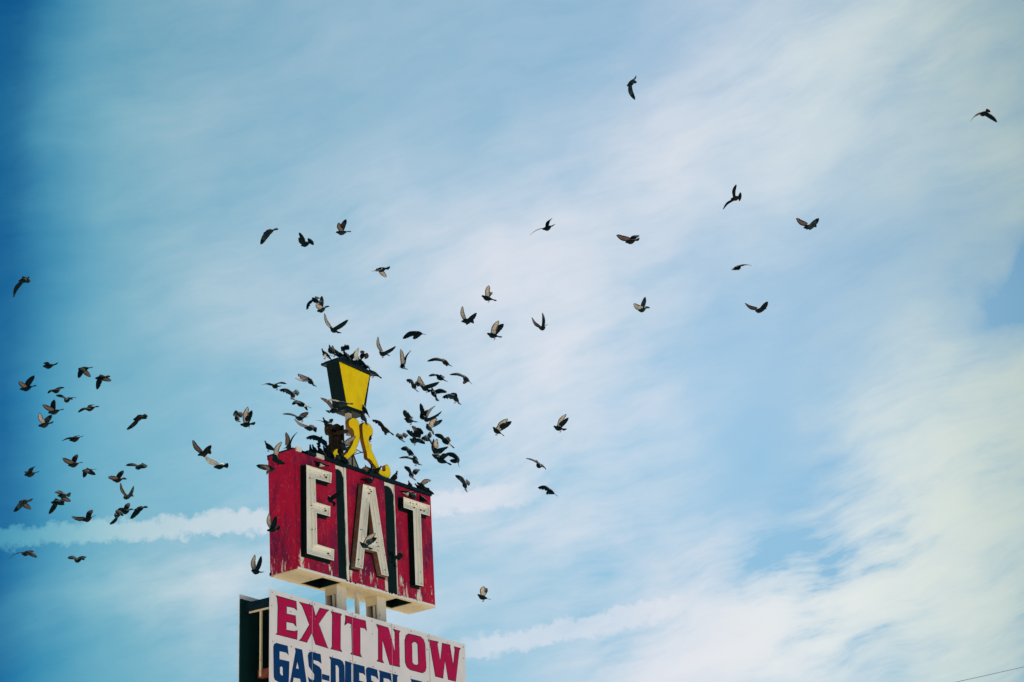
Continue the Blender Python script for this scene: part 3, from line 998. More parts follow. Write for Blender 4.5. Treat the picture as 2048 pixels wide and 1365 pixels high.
def wing(b_, S, T, back, up, size, under, fingers, top=I_BACK, bend=0.03, hand=1, show=None, open_to=None):
    """an arm from shoulder S to tip T; secondaries and separate primaries along its trailing side"""
    sp = T - S
    L_ = sp.length
    s_ = sp / L_
    ch = back - s_ * back.dot(s_)
    if ch.length < 0.25:
        alt = up.cross(s_)
        ch = ch + alt * (0.4 if alt.dot(back) >= 0 else -0.4)
        ch = ch - s_ * ch.dot(s_)
    ch.normalize()
    if open_to is not None:             # the wrist rolls the blade open towards the wind
        e_ = s_.cross(open_to)
        if e_.length > 0.2:
            e_.normalize()
            k_ = ch.dot(e_)
            if abs(k_) < 0.75:
                ch = (ch * 0.7 + e_ * (0.7 if k_ >= 0 else -0.7)).normalized()
    nn = ch.cross(s_) * hand            # dorsal side: the right wing has hand 1, the left -1
    if show is not None and nn.dot(show) < 0:
        nn = -nn                        # a wing twisted over in the stroke
    # stations: fraction along, leading edge (forward +), trailing edge (back), in units of wing length
    ST = [(0.00, 0.10, 0.30), (0.12, 0.135, 0.33), (0.25, 0.175, 0.34), (0.38, 0.205, 0.32), (0.48, 0.205, 0.30), (0.58, 0.185, 0.30),
          (0.68, 0.155, 0.29), (0.78, 0.115, 0.27), (0.87, 0.065, 0.235), (0.94, 0.01, 0.18), (1.0, -0.06, 0.11)]
    NC = 5
    C0 = 0.52 if L_ > 0.2 else 0.62
    Lc = max(L_, 0.22) * size
    grid_t, grid_b = [], []
    for i, (k, le, te) in enumerate(ST):
        flex = nn * (bend * sin(pi * min(1, k * 1.05)) * L_ / 0.3)
        for j in range(NC + 1):
            q = j / NC
            off = -le * C0 * 1.15 + (le * 1.15 + te) * C0 * q
            p = S + s_ * (L_ * k) + ch * (off * Lc * 1.2) + flex + nn * (0.010 * sin(pi * q) * (1 - k))
            if j == NC and i >= 4:
                p += ch * ((0.004 if i % 2 == 0 else -0.003) if fingers < 0.5 else (0.012 if i % 2 == 0 else -0.030))
            th = 0.0035 * (1 - q) * (1 - 0.6 * k) + 0.0009
            grid_t.append(p + nn * th)
            grid_b.append(p - nn * th)
    k0 = len(b_.v)
    n = len(grid_t)
    b_.v += grid_t + grid_b
    W_ = NC + 1
    flip = ch.cross(s_).dot(nn) < 0
    for i in range(len(ST) - 1):
        for j in range(NC):
            a, b2, c_, d_ = i * W_ + j, i * W_ + j + 1, (i + 1) * W_ + j + 1, (i + 1) * W_ + j
            q1 = (k0 + a, k0 + b2, k0 + c_, k0 + d_)
            q2 = tuple(x + n for x in q1)[::-1]
            if flip:
                q1, q2 = q1[::-1], q2[::-1]
            mt = top
            if j == NC - 1 or i >= 6:
                mt = I_DARK
            elif j == 2 and i < 4:
                mt = I_DARK
            mu = under
            if j == 0 and under != I_WHITE:
                mu = I_DIM if under != I_PALE else I_UNDER
            if (j == NC - 1 and i > 1) or i >= 9:
                mu = {I_WHITE: I_WHITE, I_PALE: I_UNDER if i < 7 else I_DIM, I_UNDER: I_DIM}.get(under, I_DARK)
            if fingers > 1 and i >= 6:
                mu = I_RED
            b_.f += [q1, q2]
            b_.m += [mt, mu]
    # rim
    ring = [i * W_ for i in range(len(ST))] + [(len(ST) - 1) * W_ + j for j in range(1, W_)] + [i * W_ + NC for i in range(len(ST) - 2, -1, -1)] + [j for j in range(NC - 1, 0, -1)]
    for a, b2 in zip(ring, ring[1:] + ring[:1]):
        f_ = (k0 + a, k0 + b2, k0 + n + b2, k0 + n + a)
        b_.f.append(f_ if not flip else f_[::-1])
        b_.m.append(I_DARK)

def leg(b_, hip, foot, toe):
    b_.bar(hip, foot, 0.0042, I_LEG, 5)
    for a in (-0.5, 0.0, 0.5):
        d_ = Matrix.Rotation(a, 3, (foot - hip).normalized()) @ toe
        b_.bar(foot, foot + d_ * 0.028, 0.0032, I_LEG, 4)
    b_.bar(foot, foot - toe * 0.016, 0.003, I_LEG, 4)

def torso(b_, H, F, U, R, L, head_up=0.0, belly=I_BODY, rump=I_BODY):
    """beak tip at H, body running back along -F"""
    st = [(0.000, 0.002, 0.002, -0.004), (0.030, 0.006, 0.007, -0.001), (0.045, 0.012, 0.013, 0.002), (0.080, 0.019, 0.021, 0.006), (0.125, 0.020, 0.022, 0.004),
          (0.175, 0.026, 0.028, 0.0), (0.26, 0.040, 0.041, -0.006), (0.37, 0.046, 0.046, -0.009), (0.50, 0.042, 0.040, -0.006), (0.61, 0.030, 0.027, 0.0), (0.70, 0.018, 0.014, 0.005), (0.74, 0.014, 0.008, 0.006)]
    rings = []
    for k, ru, rv, dz in st:
        hu = head_up * max(0.0, 1 - k / 0.30) ** 2 * 0.06
        rings.append((H - F * (k * L) + U * (dz + hu), R, U, ru * L / 0.29, rv * L / 0.29))
    def mi(r):
        if r < 2: return I_BEAK
        if r < 6: return I_NECK
        if r > 8: return rump
        return belly
    loft(b_, rings, mi)

def flying_pigeon(spec, label, group):
    (hx, hy, tx, ty, ax, ay, bx, by, fl, depth) = spec
    ppm = FPX / depth
    def scr(x, y):      # screen offset in metres at this depth
        return RIGHT * (x / ppm) + UPC * (-y / ppm)
    hvec = Vector((hx - tx, hy - ty))
    L = 0.325
    ln = hvec.length / ppm
    if ln > L * 0.985:
        L = min(ln * 1.015, 0.37)
    dz = sqrt(max(0.0, L * L - ln * ln))
    sgn = 1 if 'A' in fl else -1                     # A: head points away
    view = ray((hx + tx) / 2, (hy + ty) / 2).normalized()
    F = (scr(hvec.x, hvec.y) + view * (dz * sgn))
    F.normalize()
    mid = at((hx + tx) / 2, (hy + ty) / 2, depth)
    H = mid + F * (L / 2)
    C = H - F * (L * 0.30)                           # between the shoulders
    Cp = Vector((hx - (hx - tx) * 0.30, hy - (hy - ty) * 0.30))
    WL = 0.315
    tips = []
    for (wx, wy, near) in ((ax, ay, 1), (bx, by, -1)):
        if 'n' in fl: near = 1
        if 'f' in fl: near = -1
        if 'x' in fl: near = -near
        o_ = Vector((wx, wy)) - Cp
        lw = o_.length / ppm
        full = WL if lw < WL * 0.97 else min(lw * 1.03, 0.37)
        if lw > full: o_ *= full / lw
        dzw = sqrt(max(0.0, full * full - lw * lw))
        dzw = min(dzw, 0.27)
        off = scr(o_.x, o_.y)
        tips.append(off - view * (dzw * near) + F * 0.0)
    lat = tips[0] - tips[1]
    lat -= F * lat.dot(F)
    if lat.length < 0.03:
        lat = F.cross(Vector((0, 0, 1)))
    R = lat.normalized()
    U = R.cross(F)
    flipU = U.z < 0
    if 'v' in fl: flipU = not flipU
    if flipU: U = -U
    b_ = MB()
    under = I_WHITE if 'W' in fl else I_PALE if 'w' in fl else I_DIM if 'd' in fl else I_UNDER
    torso(b_, H, F, U, R, L, 0.15, I_BODY, I_WHITE if 'r' in fl else I_BODY)
    fan = 0.75 if 'F' in fl else 0.26
    tail_fan(b_, H - F * (L * 0.68) + U * 0.004, -F, R, U, L * 0.33, fan, I_BACK, I_DARK if 'p' not in fl else I_UNDER)
    fing = 2 if 'R' in fl else 1 if 'g' in fl else 0.35
    for i, tp in enumerate(tips):
        sd_ = R if i == 0 else -R
        S = C + U * 0.018 + sd_ * 0.026
        un = under
        if i == 1 and 'k' in fl: un = I_DIM
        wing(b_, S, C + tp, -F, U, 1.12 if 'o' in fl else 1.04, un, fing if i == 0 or 'g' in fl else 0.35, I_BACK if 'W' not in fl else I_WHITE, 0.03, (1 if i == 0 else -1) * (-1 if flipU else 1),
             view if i == 0 and any(c_ in fl for c_ in 'wWk') else -view if i == 1 and 'k' in fl else None,
             view if 'o' in fl and (i == 0 or 'k' not in fl) else None)
    if 'l' in fl:
        for sd_ in (-1, 1):
            hip = H - F * (L * 0.52) - U * 0.032 + R * (sd_ * 0.014)
            leg(b_, hip, hip - U * 0.034 - F * 0.016, (F * 0.4 - U * 0.6).normalized())
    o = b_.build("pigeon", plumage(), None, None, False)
    finish_bird(o, mid, label, group)
    return o

def finish_bird(o, origin, label, group):
    me = o.data
    me.transform(Matrix.Translation(-origin))
    o.location = origin
    me.polygons.foreach_set('use_smooth', [True] * len(me.polygons))
    tag(o, label, "pigeon", group)

def perched_pigeon(foot, yaw, pitch, label, group, size=1.0, wing_open=0.0, pale=False, head=0.7):
    """standing pigeon: feet at foot, beak towards yaw (world), chest raised by pitch"""
    Fh = Vector((cos(yaw), sin(yaw), 0))
    R = Fh.cross(Vector((0, 0, 1)))
    F = Fh * cos(pitch) + Vector((0, 0, 1)) * sin(pitch)
    U = R.cross(F)
    L = 0.325 * size
    b_ = MB()
    cen = foot + Vector((0, 0, 0.083 * size))        # middle of the body over the feet
    # body
    st = [(-0.42, 0.006, 0.004, 0.010), (-0.30, 0.020, 0.012, 0.010), (-0.18, 0.034, 0.028, 0.006), (-0.05, 0.047, 0.045, 0.0), (0.08, 0.050, 0.050, -0.002), (0.18, 0.042, 0.044, 0.004), (0.25, 0.028, 0.030, 0.016)]
    rings = [(cen + F * (k * L) + U * dz, R, U, ru * size * 1.12, rv * size * 1.15) for k, ru, rv, dz in st]
    # neck and head rise from the chest
    nk = cen + F * (0.30 * L) + Vector((0, 0, 0.022 + 0.012 * head)) * size
    hd = nk + (F * 0.25 + Vector((0, 0, 1)) * head).normalized() * (0.042 * size)
    up_n = (hd - nk).normalized()
    fr = (Fh - up_n * Fh.dot(up_n)).normalized()
    rings.append((nk, R, fr if False else U, 0.022 * size, 0.024 * size))
    rings.append((hd, R, (U * 0.5 + Vector((0, 0, 1)) * 0.5).normalized(), 0.018 * size, 0.020 * size))
    tipb = hd + Fh * (0.034 * size) - Vector((0, 0, 0.008 * size))
    rings.append((hd + Fh * 0.014 * size, R, Vector((0, 0, 1)), 0.011 * size, 0.012 * size))
    rings.append((hd + Fh * 0.020 * size - Vector((0, 0, 0.003)), R, Vector((0, 0, 1)), 0.004, 0.004))
    rings.append((tipb, R, Vector((0, 0, 1)), 0.0015, 0.0015))
    n = len(rings)
    def mi(r):
        if r >= n - 3: return I_BEAK
        if r >= 5: return I_NECK
        return I_BODY if not (pale and r in (1, 2, 3)) else I_WHITE
    loft(b_, rings, mi)
    tail_fan(b_, cen - F * (0.26 * L) + U * 0.008, -F, R, U, L * 0.36, 0.12, I_BACK, I_DARK)
    # folded wings: shells over the flanks ending in crossed tips
    for s_ in (-1, 1):
        sd_ = R * s_
        pts = [(0.20, 0.040, 0.004, 0.020), (0.10, 0.051, 0.010, 0.033), (-0.05, 0.050, 0.014, 0.034), (-0.22, 0.034, 0.016, 0.024), (-0.38, 0.016, 0.014, 0.012), (-0.50, 0.007, 0.010, 0.005)]
        rg = [(cen + F * (k * L) + sd_ * (ru * size * 0.82) + U * (dz * size), sd_, U, 0.012 * size, hh * size) for k, ru, dz, hh in pts]
        loft(b_, rg, lambda r: I_BACK if r < 3 else I_DARK)
        hip = cen + sd_ * 0.018 * size - F * 0.010 - U * 0.030 * size
        ft = Vector((hip.x, hip.y, foot.z)) + Fh * 0.006
        leg(b_, hip, ft + Vector((0, 0, 0.003)), Fh)
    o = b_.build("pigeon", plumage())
    finish_bird(o, foot, label, group)
    return o

#BIRDS#
ZA = (0, 700, 6.203)
ZB = (0, 900, 5.6875)
ZC = (370, 740, 6.2034)
ZE = (740, 650, 7.186)
ZG = (500, 420, 5.25)
ZH = (900, 420, 4.876)
ZI = (940, 800, 6.5)
ZJ = (1220, 340, 4.55)
ZK = (1230, 130, 15.17)
ZL = (1920, 200, 20.48)
ZM = (0, 530, 15.17)
ZN = (480, 1000, 7.586)
ZO = (930, 1150, 19.5)
ZQ = (790, 800, 9.1)
ZR = (520, 860, 12.8)
ZS = (650, 870, 11.37)
ZT = (630, 680, 13.65)
ZU = (640, 780, 13.65)
ZV = (780, 900, 12.41)
ZP = (520, 870, 5.689)
ZX = (460, 860, 2.702)
ZY = (740, 800, 6.2045)
# flags: A head points away, F fanned tail, w white underwing, W white wing, d slate underwing, k second wing slate inside,
#        n/f both wings on the near/far side, x wings swapped in depth, l legs out, g spread finger feathers, R rusty feathers, v upside-down turn
# beak, tail, near wing tip, far wing tip, in enlarged photograph coordinates; then flags, metres nearer (+) than the sign, what it does
FLOCKS = [
 ("off the E end of the red sign", "pigeons circling off the E end of the red sign", [
  (ZA, 540,212, 705,182, 548,162, 735,150, 'd', 1.5, "with one wing folded back over its tail"),
  (ZA, 975,245, 1145,222, 965,345, 1120,345, '', 0.5, "with both wings beaten straight down"),
  (ZA, 1185,360, 1355,330, 1195,488, 1380,395, '', -0.5, "with a dark drooped wing and a buff far wing"),
  (ZA, 250,497, 445,447, 228,400, 420,312, 'k', 2.0, "with one buff wing forward and one dark wing raised"),
  (ZA, 650,520, 775,482, 588,542, 797,475, 'd', 0.0, "hunched with a drooping dark wing"),
  (ZA, 800,630, 880,605, 700,575, 960,598, '', 1.0, "coming on with level buff-tipped wings"),
  (ZA, 600,787, 785,740, 525,690, 665,616, 'k', 0.3, "with dark wings spread in a V"),
  (ZA, 482,950, 655,903, 485,790, 640,800, 'wk', 1.2, "showing one bright white wing tip"),
  (ZA, 1055,742, 1215,705, 965,773, 1170,682, 'd', -1.0, "gliding slim with level wings"),
  (ZA, 1655,872, 1815,815, 1570,985, 1822,858, 'd', 0.0, "with one long dark wing swept low"),
  (ZA, 868,1130, 1027,1076, 768,1132, 985,1066, 'd', -0.6, "in a flat glide with wings level"),
  (ZB, 780,183, 930,147, 710,105, 878,48, 'k', 0.2, "with wings in a wide V"),
  (ZB, 285,292, 437,255, 395,190, 292,250, 'd', 2.2, "with one pointed dark wing up"),
  (ZB, 940,245, 1085,225, 945,312, 1085,292, 'd', -0.8, "with wings pushed down"),
  (ZB, 1285,353, 1425,328, 1230,315, 1403,230, 'k', -1.4, "with one wing level and one upright"),
  (ZB, 1540,212, 1640,172, 1438,183, 1682,185, '', -0.3, "in a level glide seen edge-on"),
  (ZB, 1405,550, 1500,510, 1366,380, 1522,405, 'k', 0.6, "diving with both wings lifted in a V"),
  (ZB, 665,527, 797,512, 625,483, 806,595, '', 1.1, "rolling with a buff wing down"),
  (ZB, 225,600, 362,573, 155,697, 352,684, '', 2.4, "with arched wings both pointing down"),
  (ZB, 585,605, 715,585, 553,722, 732,632, 'd', 0.9, "with a long dark wing hanging down"),
  (ZB, 943,810, 1078,755, 818,770, 1045,678, 'k', -0.2, "with a straight buff wing over the vapour trail"),
  (ZB, 1385,717, 1500,677, 1335,688, 1470,600, 'd', -0.5, "overlapping another bird over the vapour trail"),
  (ZB, 1300,752, 1388,727, 1250,838, 1352,690, 'd', 0.4, "half hidden behind another bird over the vapour trail"),
  (ZB, 1530,692, 1667,650, 1480,778, 1620,662, 'd', -1.2, "with one thin wing trailing low over the vapour trail"),
  (ZB, 252,1192, 362,1152, 103,1238, 427,1228, '', 2.0, "gliding with both wings bowed down"),
  (ZB, 850,1264, 942,1236, 778,1240, 988,1220, 'd', 1.0, "gliding low with flat wings"),
  (ZM, 590,505, 880,425, 400,966, 925,520, 'd', 1.6, "alone high up with one dark wing hanging"),
  (ZC, 163,1060, 320,1010, 88,880, 322,928, 'k', 0.4, "with a brown wing raised and a tail held straight"),
  (ZC, 360,1212, 535,1188, 241,1085, 520,1160, 'W', 0.0, "showing one long white wing"),
  (ZC, 640,570, 660,650, 625,500, 690,522, 'dAf', 0.8, "small and dark, seen from behind with wings up"),
  (ZC, 688,687, 868,668, 768,460, 825,498, 'wkl', 0.2, "with a tall white underwing raised"),
  (ZN, 175,1082, 347,1105, 213,838, 318,848, 'wk', 0.5, "below the red box with narrow wings upright"),
 ]),
 ("between the lantern and the E end of the roof", "pigeons wheeling between the lantern and the E end of the roof", [
  (ZC, 1080,192, 1175,212, 958,187, 1267,172, 'dl', 0.3, "hovering with thin spread wings and dangling legs"),
  (ZC, 1520,95, 1614,212, 1368,100, 1405,45, 'wAg', 0.6, "with white finger feathers seen from above"),
  (ZC, 1345,275, 1335,372, 1172,240, 1395,250, 'Agl', 0.1, "braking with spread brown wings"),
  (ZC, 1350,382, 1572,482, 1318,425, 1508,505, 'dAr', -0.5, "flying away with a pale rump"),
  (ZC, 1372,602, 1512,592, 1213,552, 1527,520, 'l', 0.7, "with long thin bowed wings"),
  (ZC, 1485,717, 1634,745, 1356,618, 1600,690, 'l', 0.2, "with a straight brown wing thrown forward"),
  (ZU, 215,930, 370,1050, -108,826, 352,785, 'gd', 0.4, "landing on the brown scroll with a pink-tipped wing"),
  (ZU, 345,375, 950,395, 132,292, 640,432, 'dAw', 1.1, "sweeping past the lantern with a black and white wing"),
  (ZU, 480,540, 185,612, 30,203, 652,556, 'rk', 0.9, "with one thin wing raised in front of the lantern"),
 ]),
 ("high above the red sign", "pigeons high above the red sign", [
  (ZG, 140,255, 290,200, 104,358, 215,222, 'd', 0.5, "banking with its dark back showing"),
  (ZG, 535,382, 655,328, 510,245, 506,302, 'Fdn', 0.2, "with a fanned tail and wings thrown back"),
  (ZG, 902,242, 1056,230, 922,138, 1003,95, 'k', -0.4, "in clean profile with both wings up"),
  (ZG, 1322,634, 1468,612, 1270,643, 1426,714, 'w', 0.0, "with one pale wing down and one wing level"),
  (ZG, 650,930, 740,975, 588,1050, 722,928, 'dAg', 0.6, "tumbling with ragged drooped feathers"),
  (ZG, 706,1072, 820,1013, 690,985, 750,900, 'wk', 0.3, "with a white wing patch beside a tumbling bird"),
  (ZG, 840,1240, 942,1298, 776,1093, 1030,1150, 'wk', 0.1, "with long narrow wings in a wide V"),
  (ZH, 905,195, 1018,150, 772,250, 990,84, 'dA', -0.6, "banking hard with wings in one long line"),
  (ZH, 1707,322, 1850,288, 1620,256, 1838,245, 'k', -0.4, "with a brown wing forward and a dark one back"),
  (ZH, 305,842, 452,890, 372,737, 405,800, 'wkl', 0.0, "with a pale wing pit and one thin wing upright"),
  (ZH, 113,1087, 233,1083, 113,944, 258,1000, 'wk', -0.2, "with a barred pale wing upright"),
  (ZH, 358,1210, 505,1246, 467,1078, 518,1106, 'wl', 0.4, "braking with both pale wings together"),
  (ZH, 873,1165, 944,1125, 795,1056, 898,1000, 'k', -0.2, "with slim wings in a V"),
  (ZH, 1832,990, 1938,948, 1787,928, 1900,846, 'wk', -0.8, "with a white breast side and one wing raised"),
  (ZJ, 1105,270, 1196,242, 1145,131, 1026,358, 'dFA', -0.6, "spread like a crescent with a fanned tail"),
  (ZJ, 1755,532, 1878,500, 1690,450, 1897,436, 'k', -0.9, "with wings in a shallow V near the clouds"),
  (ZJ, 1140,897, 1205,872, 1107,910, 1292,872, 'd', -0.8, "with wings bowed and a pale flank"),
  (ZJ, 1318,1292, 1415,1257, 1226,1222, 1434,1195, 'k', -0.5, "gliding with upcurved brown wings"),
  (ZK, 390,650, 640,380, 590,1068, 640,560, 'dA', -0.4, "twisted with one wing hanging, alone at the top"),
  (ZL, 800,668, 1212,410, 423,882, 1512,946, '', -1.0, "alone far from the sign with bowed wings"),
 ]),
 ("beside the lantern over the T end", "pigeons fluttering beside the lantern over the T end", [
  (ZE, 640,105, 792,145, 463,187, 610,190, 'dA', 0.3, "flying off with a long dark wing lowered"),
  (ZE, 130,395, 268,440, 105,176, 372,304, 'wkl', 0.4, "with a tall barred pale wing and one thin wing"),
  (ZE, 462,560, 487,640, 432,350, 582,366, 'wkFA', 0.2, "seen from behind with a wide dark tail fan"),
  (ZE, 1030,495, 1168,602, 818,515, 1085,585, 'dA', -0.2, "pale grey with a slim level wing"),
  (ZE, 940,718, 1107,822, 836,733, 1052,755, 'dA', 0.0, "climbing with narrow bowed wings"),
  (ZE, 1332,728, 1458,852, 1143,708, 1330,835, 'A', 0.1, "with a pink underwing and a thin outstretched wing"),
  (ZE, 618,830, 662,955, 523,780, 702,815, 'dAFRp', 0.5, "with rust-red finger feathers and a pale tail fan"),
  (ZE, 735,880, 872,962, 688,752, 997,818, 'wkl', 0.2, "with a white wing and a blue-black wing"),
  (ZE, 880,905, 974,1102, 905,1005, 1102,953, 'dA', 0.0, "climbing away with a straight dark wing"),
  (ZE, 1200,1000, 1293,1152, 1038,1030, 1160,978, 'dAgl', 0.3, "with a broad dark rounded wing and legs down"),
  (ZQ, 166,352, 402,412, 147,198, 305,300, 'dgl', 0.2, "with a ragged dark wing over its head"),
  (ZQ, 453,252, 578,398, 453,62, 645,172, 'dgA', 0.0, "facing the lantern with a dark fingered wing"),
  (ZQ, 535,330, 650,392, 722,108, 855,203, 'wkg', 0.4, "with a big pale barred wing and a whip-thin wing"),
  (ZQ, 568,440, 700,610, 742,332, 864,356, 'wk', 0.6, "with a pale oval wing above the crowd"),
  (ZQ, 440,690, 330,545, 200,570, 300,498, 'gA', 0.1, "with a barred buff wing in the thick of the crowd"),
  (ZQ, 425,505, 470,690, 522,602, 375,620, 'dA', 0.4, "dark, wedged in the thick of the crowd"),
  (ZQ, 540,650, 664,782, 478,690, 655,588, 'Rl', -0.2, "pinkish with folded wings in the crowd"),
  (ZQ, 265,725, 470,775, 537,810, 400,715, 'dl', 0.6, "in profile under a barred wing"),
  (ZQ, 108,637, 115,750, 8,660, 212,620, 'dFA', 0.3, "with a broad tail fan like an anchor"),
  (ZQ, 195,870, 388,1050, 102,880, 240,1005, 'dA', -0.1, "with a large dark oval wing"),
  (ZQ, 310,1060, 467,1198, 70,1050, 260,1000, 'dlA', 0.5, "with one long pointed dark wing level"),
  (ZV, 510,545, 575,740, 358,400, 712,475, 'dFA', 0.4, "just above the roof with wings half open"),
  (ZQ, 800,640, 1102,906, 712,610, 1000,715, 'dAr', 0.2, "diving away with a rounded wing and pale rump"),
  (ZQ, 680,897, 862,962, 742,722, 975,848, 'wkg', 0.5, "with a pale fingered wing and a straight dark wing"),
  (ZQ, 685,1002, 830,1062, 695,712, 800,960, 'd', 0.1, "with one thin dark wing straight up"),
  (ZQ, 720,1040, 1025,1190, 955,985, 890,1105, 'dA', 0.3, "with a broad rounded dark wing"),
  (ZQ, 1135,1030, 1148,1190, 930,962, 1010,1085, 'FAd', 0.0, "with a round fanned tail"),
  (ZY, 1175,1005, 1190,1138, 1062,928, 1208,990, 'A', -0.3, "dropping past the T with a buff wing lifted"),
  (ZY, 120,320, 292,440, 28,242, 180,432, 'dAg', 0.6, "beside the yellow scroll with black fingered wing"),
  (ZI, 293,360, 437,470, 482,240, 537,273, 'wl', -0.4, "with white and rusty wings swept back"),
  (ZI, 1083,350, 1248,395, 1242,183, 1277,226, 'wl', -0.6, "with pointed pale wings upright"),
  (ZI, 915,887, 868,795, 728,763, 987,912, 'd', -0.2, "gliding edge-on as a thin dark blade"),
  (ZI, 1000,1152, 1128,1252, 882,1133, 985,1215, 'dAg', 0.0, "heading away with a buff-tipped wing"),
  (ZO, 476,787, 992,987, 690,455, 850,505, 'wl', 0.2, "in profile beneath the T end of the box"),
 ]),
 ("in front of the red box", "pigeons fluttering in front of the red box", [
  (ZR, 320,625, 500,862, 527,305, 662,862, 'wk', 0.75, "at the box corner with a tall white underwing"),
  (ZR, 345,947, 172,1105, -95,895, 60,905, 'xp', 0.85, "reaching the box's E end with a brown wing back"),
  (ZP, 768,690, 852,803, 932,633, 775,755, 'dA', 0.75, "with a grey wing before the channel beside the E"),
  (ZX, 700,610, 765,648, 782,556, 792,580, 'wk', 0.9, "with a white wing before the letter A"),
  (ZX, 890,676, 882,738, 937,662, 855,655, 'FdR', 0.9, "with a brown wing before the channel beside the T"),
  (ZN, 417,472, 607,425, 430,213, 545,238, 'wk', 0.95, "with a white underwing across the box's edge"),
  (ZS, 350,130, 515,395, 690,15, 560,210, 'wA', 0.75, "before the yellow scroll with a big white wing"),
 ]),
 ("on the roof of the red box", "pigeons landing on the roof of the red box", [
  (ZR, 790,402, 640,485, 690,68, 955,58, 'k', 0.05, "touching down on the roof corner with wings high"),
  (ZR, 1575,172, 1490,420, 1178,190, 1718,437, 'dAgl', 0.05, "settling over a huddle with a fingered dark wing"),
  (ZS, 450,540, 570,690, 193,478, 330,600, 'gRA', 0.45, "flapping a barred brown wing by the yellow hook"),
  (ZS, 1085,775, 950,900, 845,755, 1000,865, 'gp', 0.40, "flapping a buff wing by the foot of the scroll"),
  (ZV, 660,812, 960,1010, 997,738, 1133,1105, 'wlg', 0.10, "lifting off the roof end with both wings arched"),
  (ZT, 1095,640, 1200,560, 1168,212, 1180,500, 'W', 0.15, "raising a white wing on the lantern cap"),
  (ZT, 1330,372, 1240,560, 1455,395, 1250,290, 'gl', 0.05, "on the lantern cap shaking open barred wings"),
  (ZT, 845,140, 800,330, 942,262, 715,282, 'dA', -0.05, "on the lantern cap with half-open dark wings"),
 ]),
]
DEPTH0 = 43.25
def box_depth(px, py):
    """distance along the view axis to the box's front plane, clamped to the box"""
    x, z = on(F1, min(max(px, 600), 866), min(max(py, 930), 1150), 0)
    return ((F1 @ Vector((x, 0, z))) - CAM).dot(FWD)
for where, group, rows in FLOCKS:
    for (Z, hx, hy, tx, ty, ax, ay, bx, by, fl, nearer, what) in rows:
        x0_, y0_, s_ = Z
        c8 = [(x0_ + a / s_, y0_ + b / s_) for a, b in ((hx, hy), (tx, ty), (ax, ay), (bx, by))]
        cx, cy = (c8[0][0] + c8[1][0]) / 2, (c8[0][1] + c8[1][1]) / 2
        dp = DEPTH0 - nearer
        if 'front of' in where:
            dp = box_depth(cx, cy) - nearer
        elif 'on the roof' in where:
            x, z = on(F1, cx, cy, 0.2)
            dp = ((F1 @ Vector((x, 0.2, z))) - CAM).dot(FWD) - nearer
        lab = "pigeon " + what
        if not ("E end" in where or "high" in where) or "braking" in what:
            if not any(w_ in what for w_ in ("thin", "edge-on", "slim", "narrow", "upright", "pointed")):
                fl += 'o'
        if where in ("off the E end of the red sign", "high above the red sign"):
            lab += ", off the E end" if "off" in where else ", high overhead"
        elif "beside the lantern" in where:
            lab += ", over the T end"
        flying_pigeon((c8[0][0], c8[0][1], c8[1][0], c8[1][1], c8[2][0], c8[2][1], c8[3][0], c8[3][1], fl, dp), lab, group)

# standing birds: photograph point of the feet, how far back on the roof, heading (degrees from the box's long edge), chest lift
UPB = F1.to_3x3() @ Vector((0, 0, 1))
def stand(px, py, y, z, facing, lift, label, group, **kw):
    x = on(F1, px, py, y)[0]
    foot = F1 @ Vector((x, y, z))
    yaw = pi / 2 - TH + radians(facing)
    perched_pigeon(foot, yaw, radians(lift), label, group, **kw)
RZ = BH + 0.012
LG = "pigeons standing on the lantern"
RG = "pigeons standing on the red box"
LEFT = 130           # heading that shows its profile facing the E end
stand(652, 722, 0.24, zc + 0.035, LEFT, 45, "pigeon with pale belly standing on the end of the lantern cap above its black side", LG, pale=True)
stand(671, 704, 0.26, zc + 0.19, LEFT + 10, 55, "upright dark pigeon standing tallest on the lantern cap", LG, head=0.9)
stand(663, 716, 0.10, ZCAP + 0.01, 60, 40, "broad-backed dark pigeon crouched on the lantern cap beside the pale-bellied one", LG, size=1.25, head=0.3)
stand(681, 706, 0.28, zc + 0.19, 90, 40, "dark pigeon crouched behind the lantern cap's near corner", LG, head=0.3)
stand(692, 708, 0.20, zc + 0.19, 75, 45, "dark pigeon huddled mid-cap beneath the one with half-open wings", LG, head=0.3)
stand(701, 713, 0.20, zc + 0.18, -60, 40, "dark pigeon huddled beside the raised white wing on the lantern cap", LG, head=0.4)
stand(722, 728, 0.12, ZCAP + 0.04, LEFT, 40, "dark pigeon crouched below the barred wings on the lantern cap", LG, head=0.4)
stand(731, 738, 0.16, ZCAP + 0.01, 70, 25, "dark pigeon with streaked tail low on the lantern cap", LG, head=0.3)
stand(747, 743, 0.22, zc + 0.035, LEFT + 10, 30, "neat dark pigeon alone at the outer end of the lantern cap", LG, head=0.8)
# clinging to the lantern's lower corner and on the scrolls
def cling(px, py, y, facing, lift, label, group, **kw):
    x, z = on(F1, px, py, y)
    foot = F1 @ Vector((x, y, z))
    perched_pigeon(foot, pi / 2 - TH + radians(facing), radians(lift), label, group, **kw)
cling(729, 828, 0.06, LEFT, 60, "dark pigeon clinging upright to the lantern's lower corner", LG, head=0.9)
cling(727, 844, 0.10, 100, 65, "dark pigeon on top of the yellow scroll under the lantern", LG, head=0.3)
cling(738.5, 884, 0.07, -20, 50, "small dark pigeon perched in the notch of the yellow scroll", LG, size=0.8, head=0.8)
cling(664, 866, 0.52, 120, 40, "dark pigeon crouched on the brown scroll", LG, head=0.4)
stand(539, 908, 0.55, RZ - 0.008, LEFT, 40, "pigeon standing on the far back corner of the roof at the E end", RG, head=0.6)
stand(597, 898, 0.45, RZ, 100, 20, "pigeon behind the roof's cream corner flashing with only its head showing", RG, head=0.4, size=0.8)
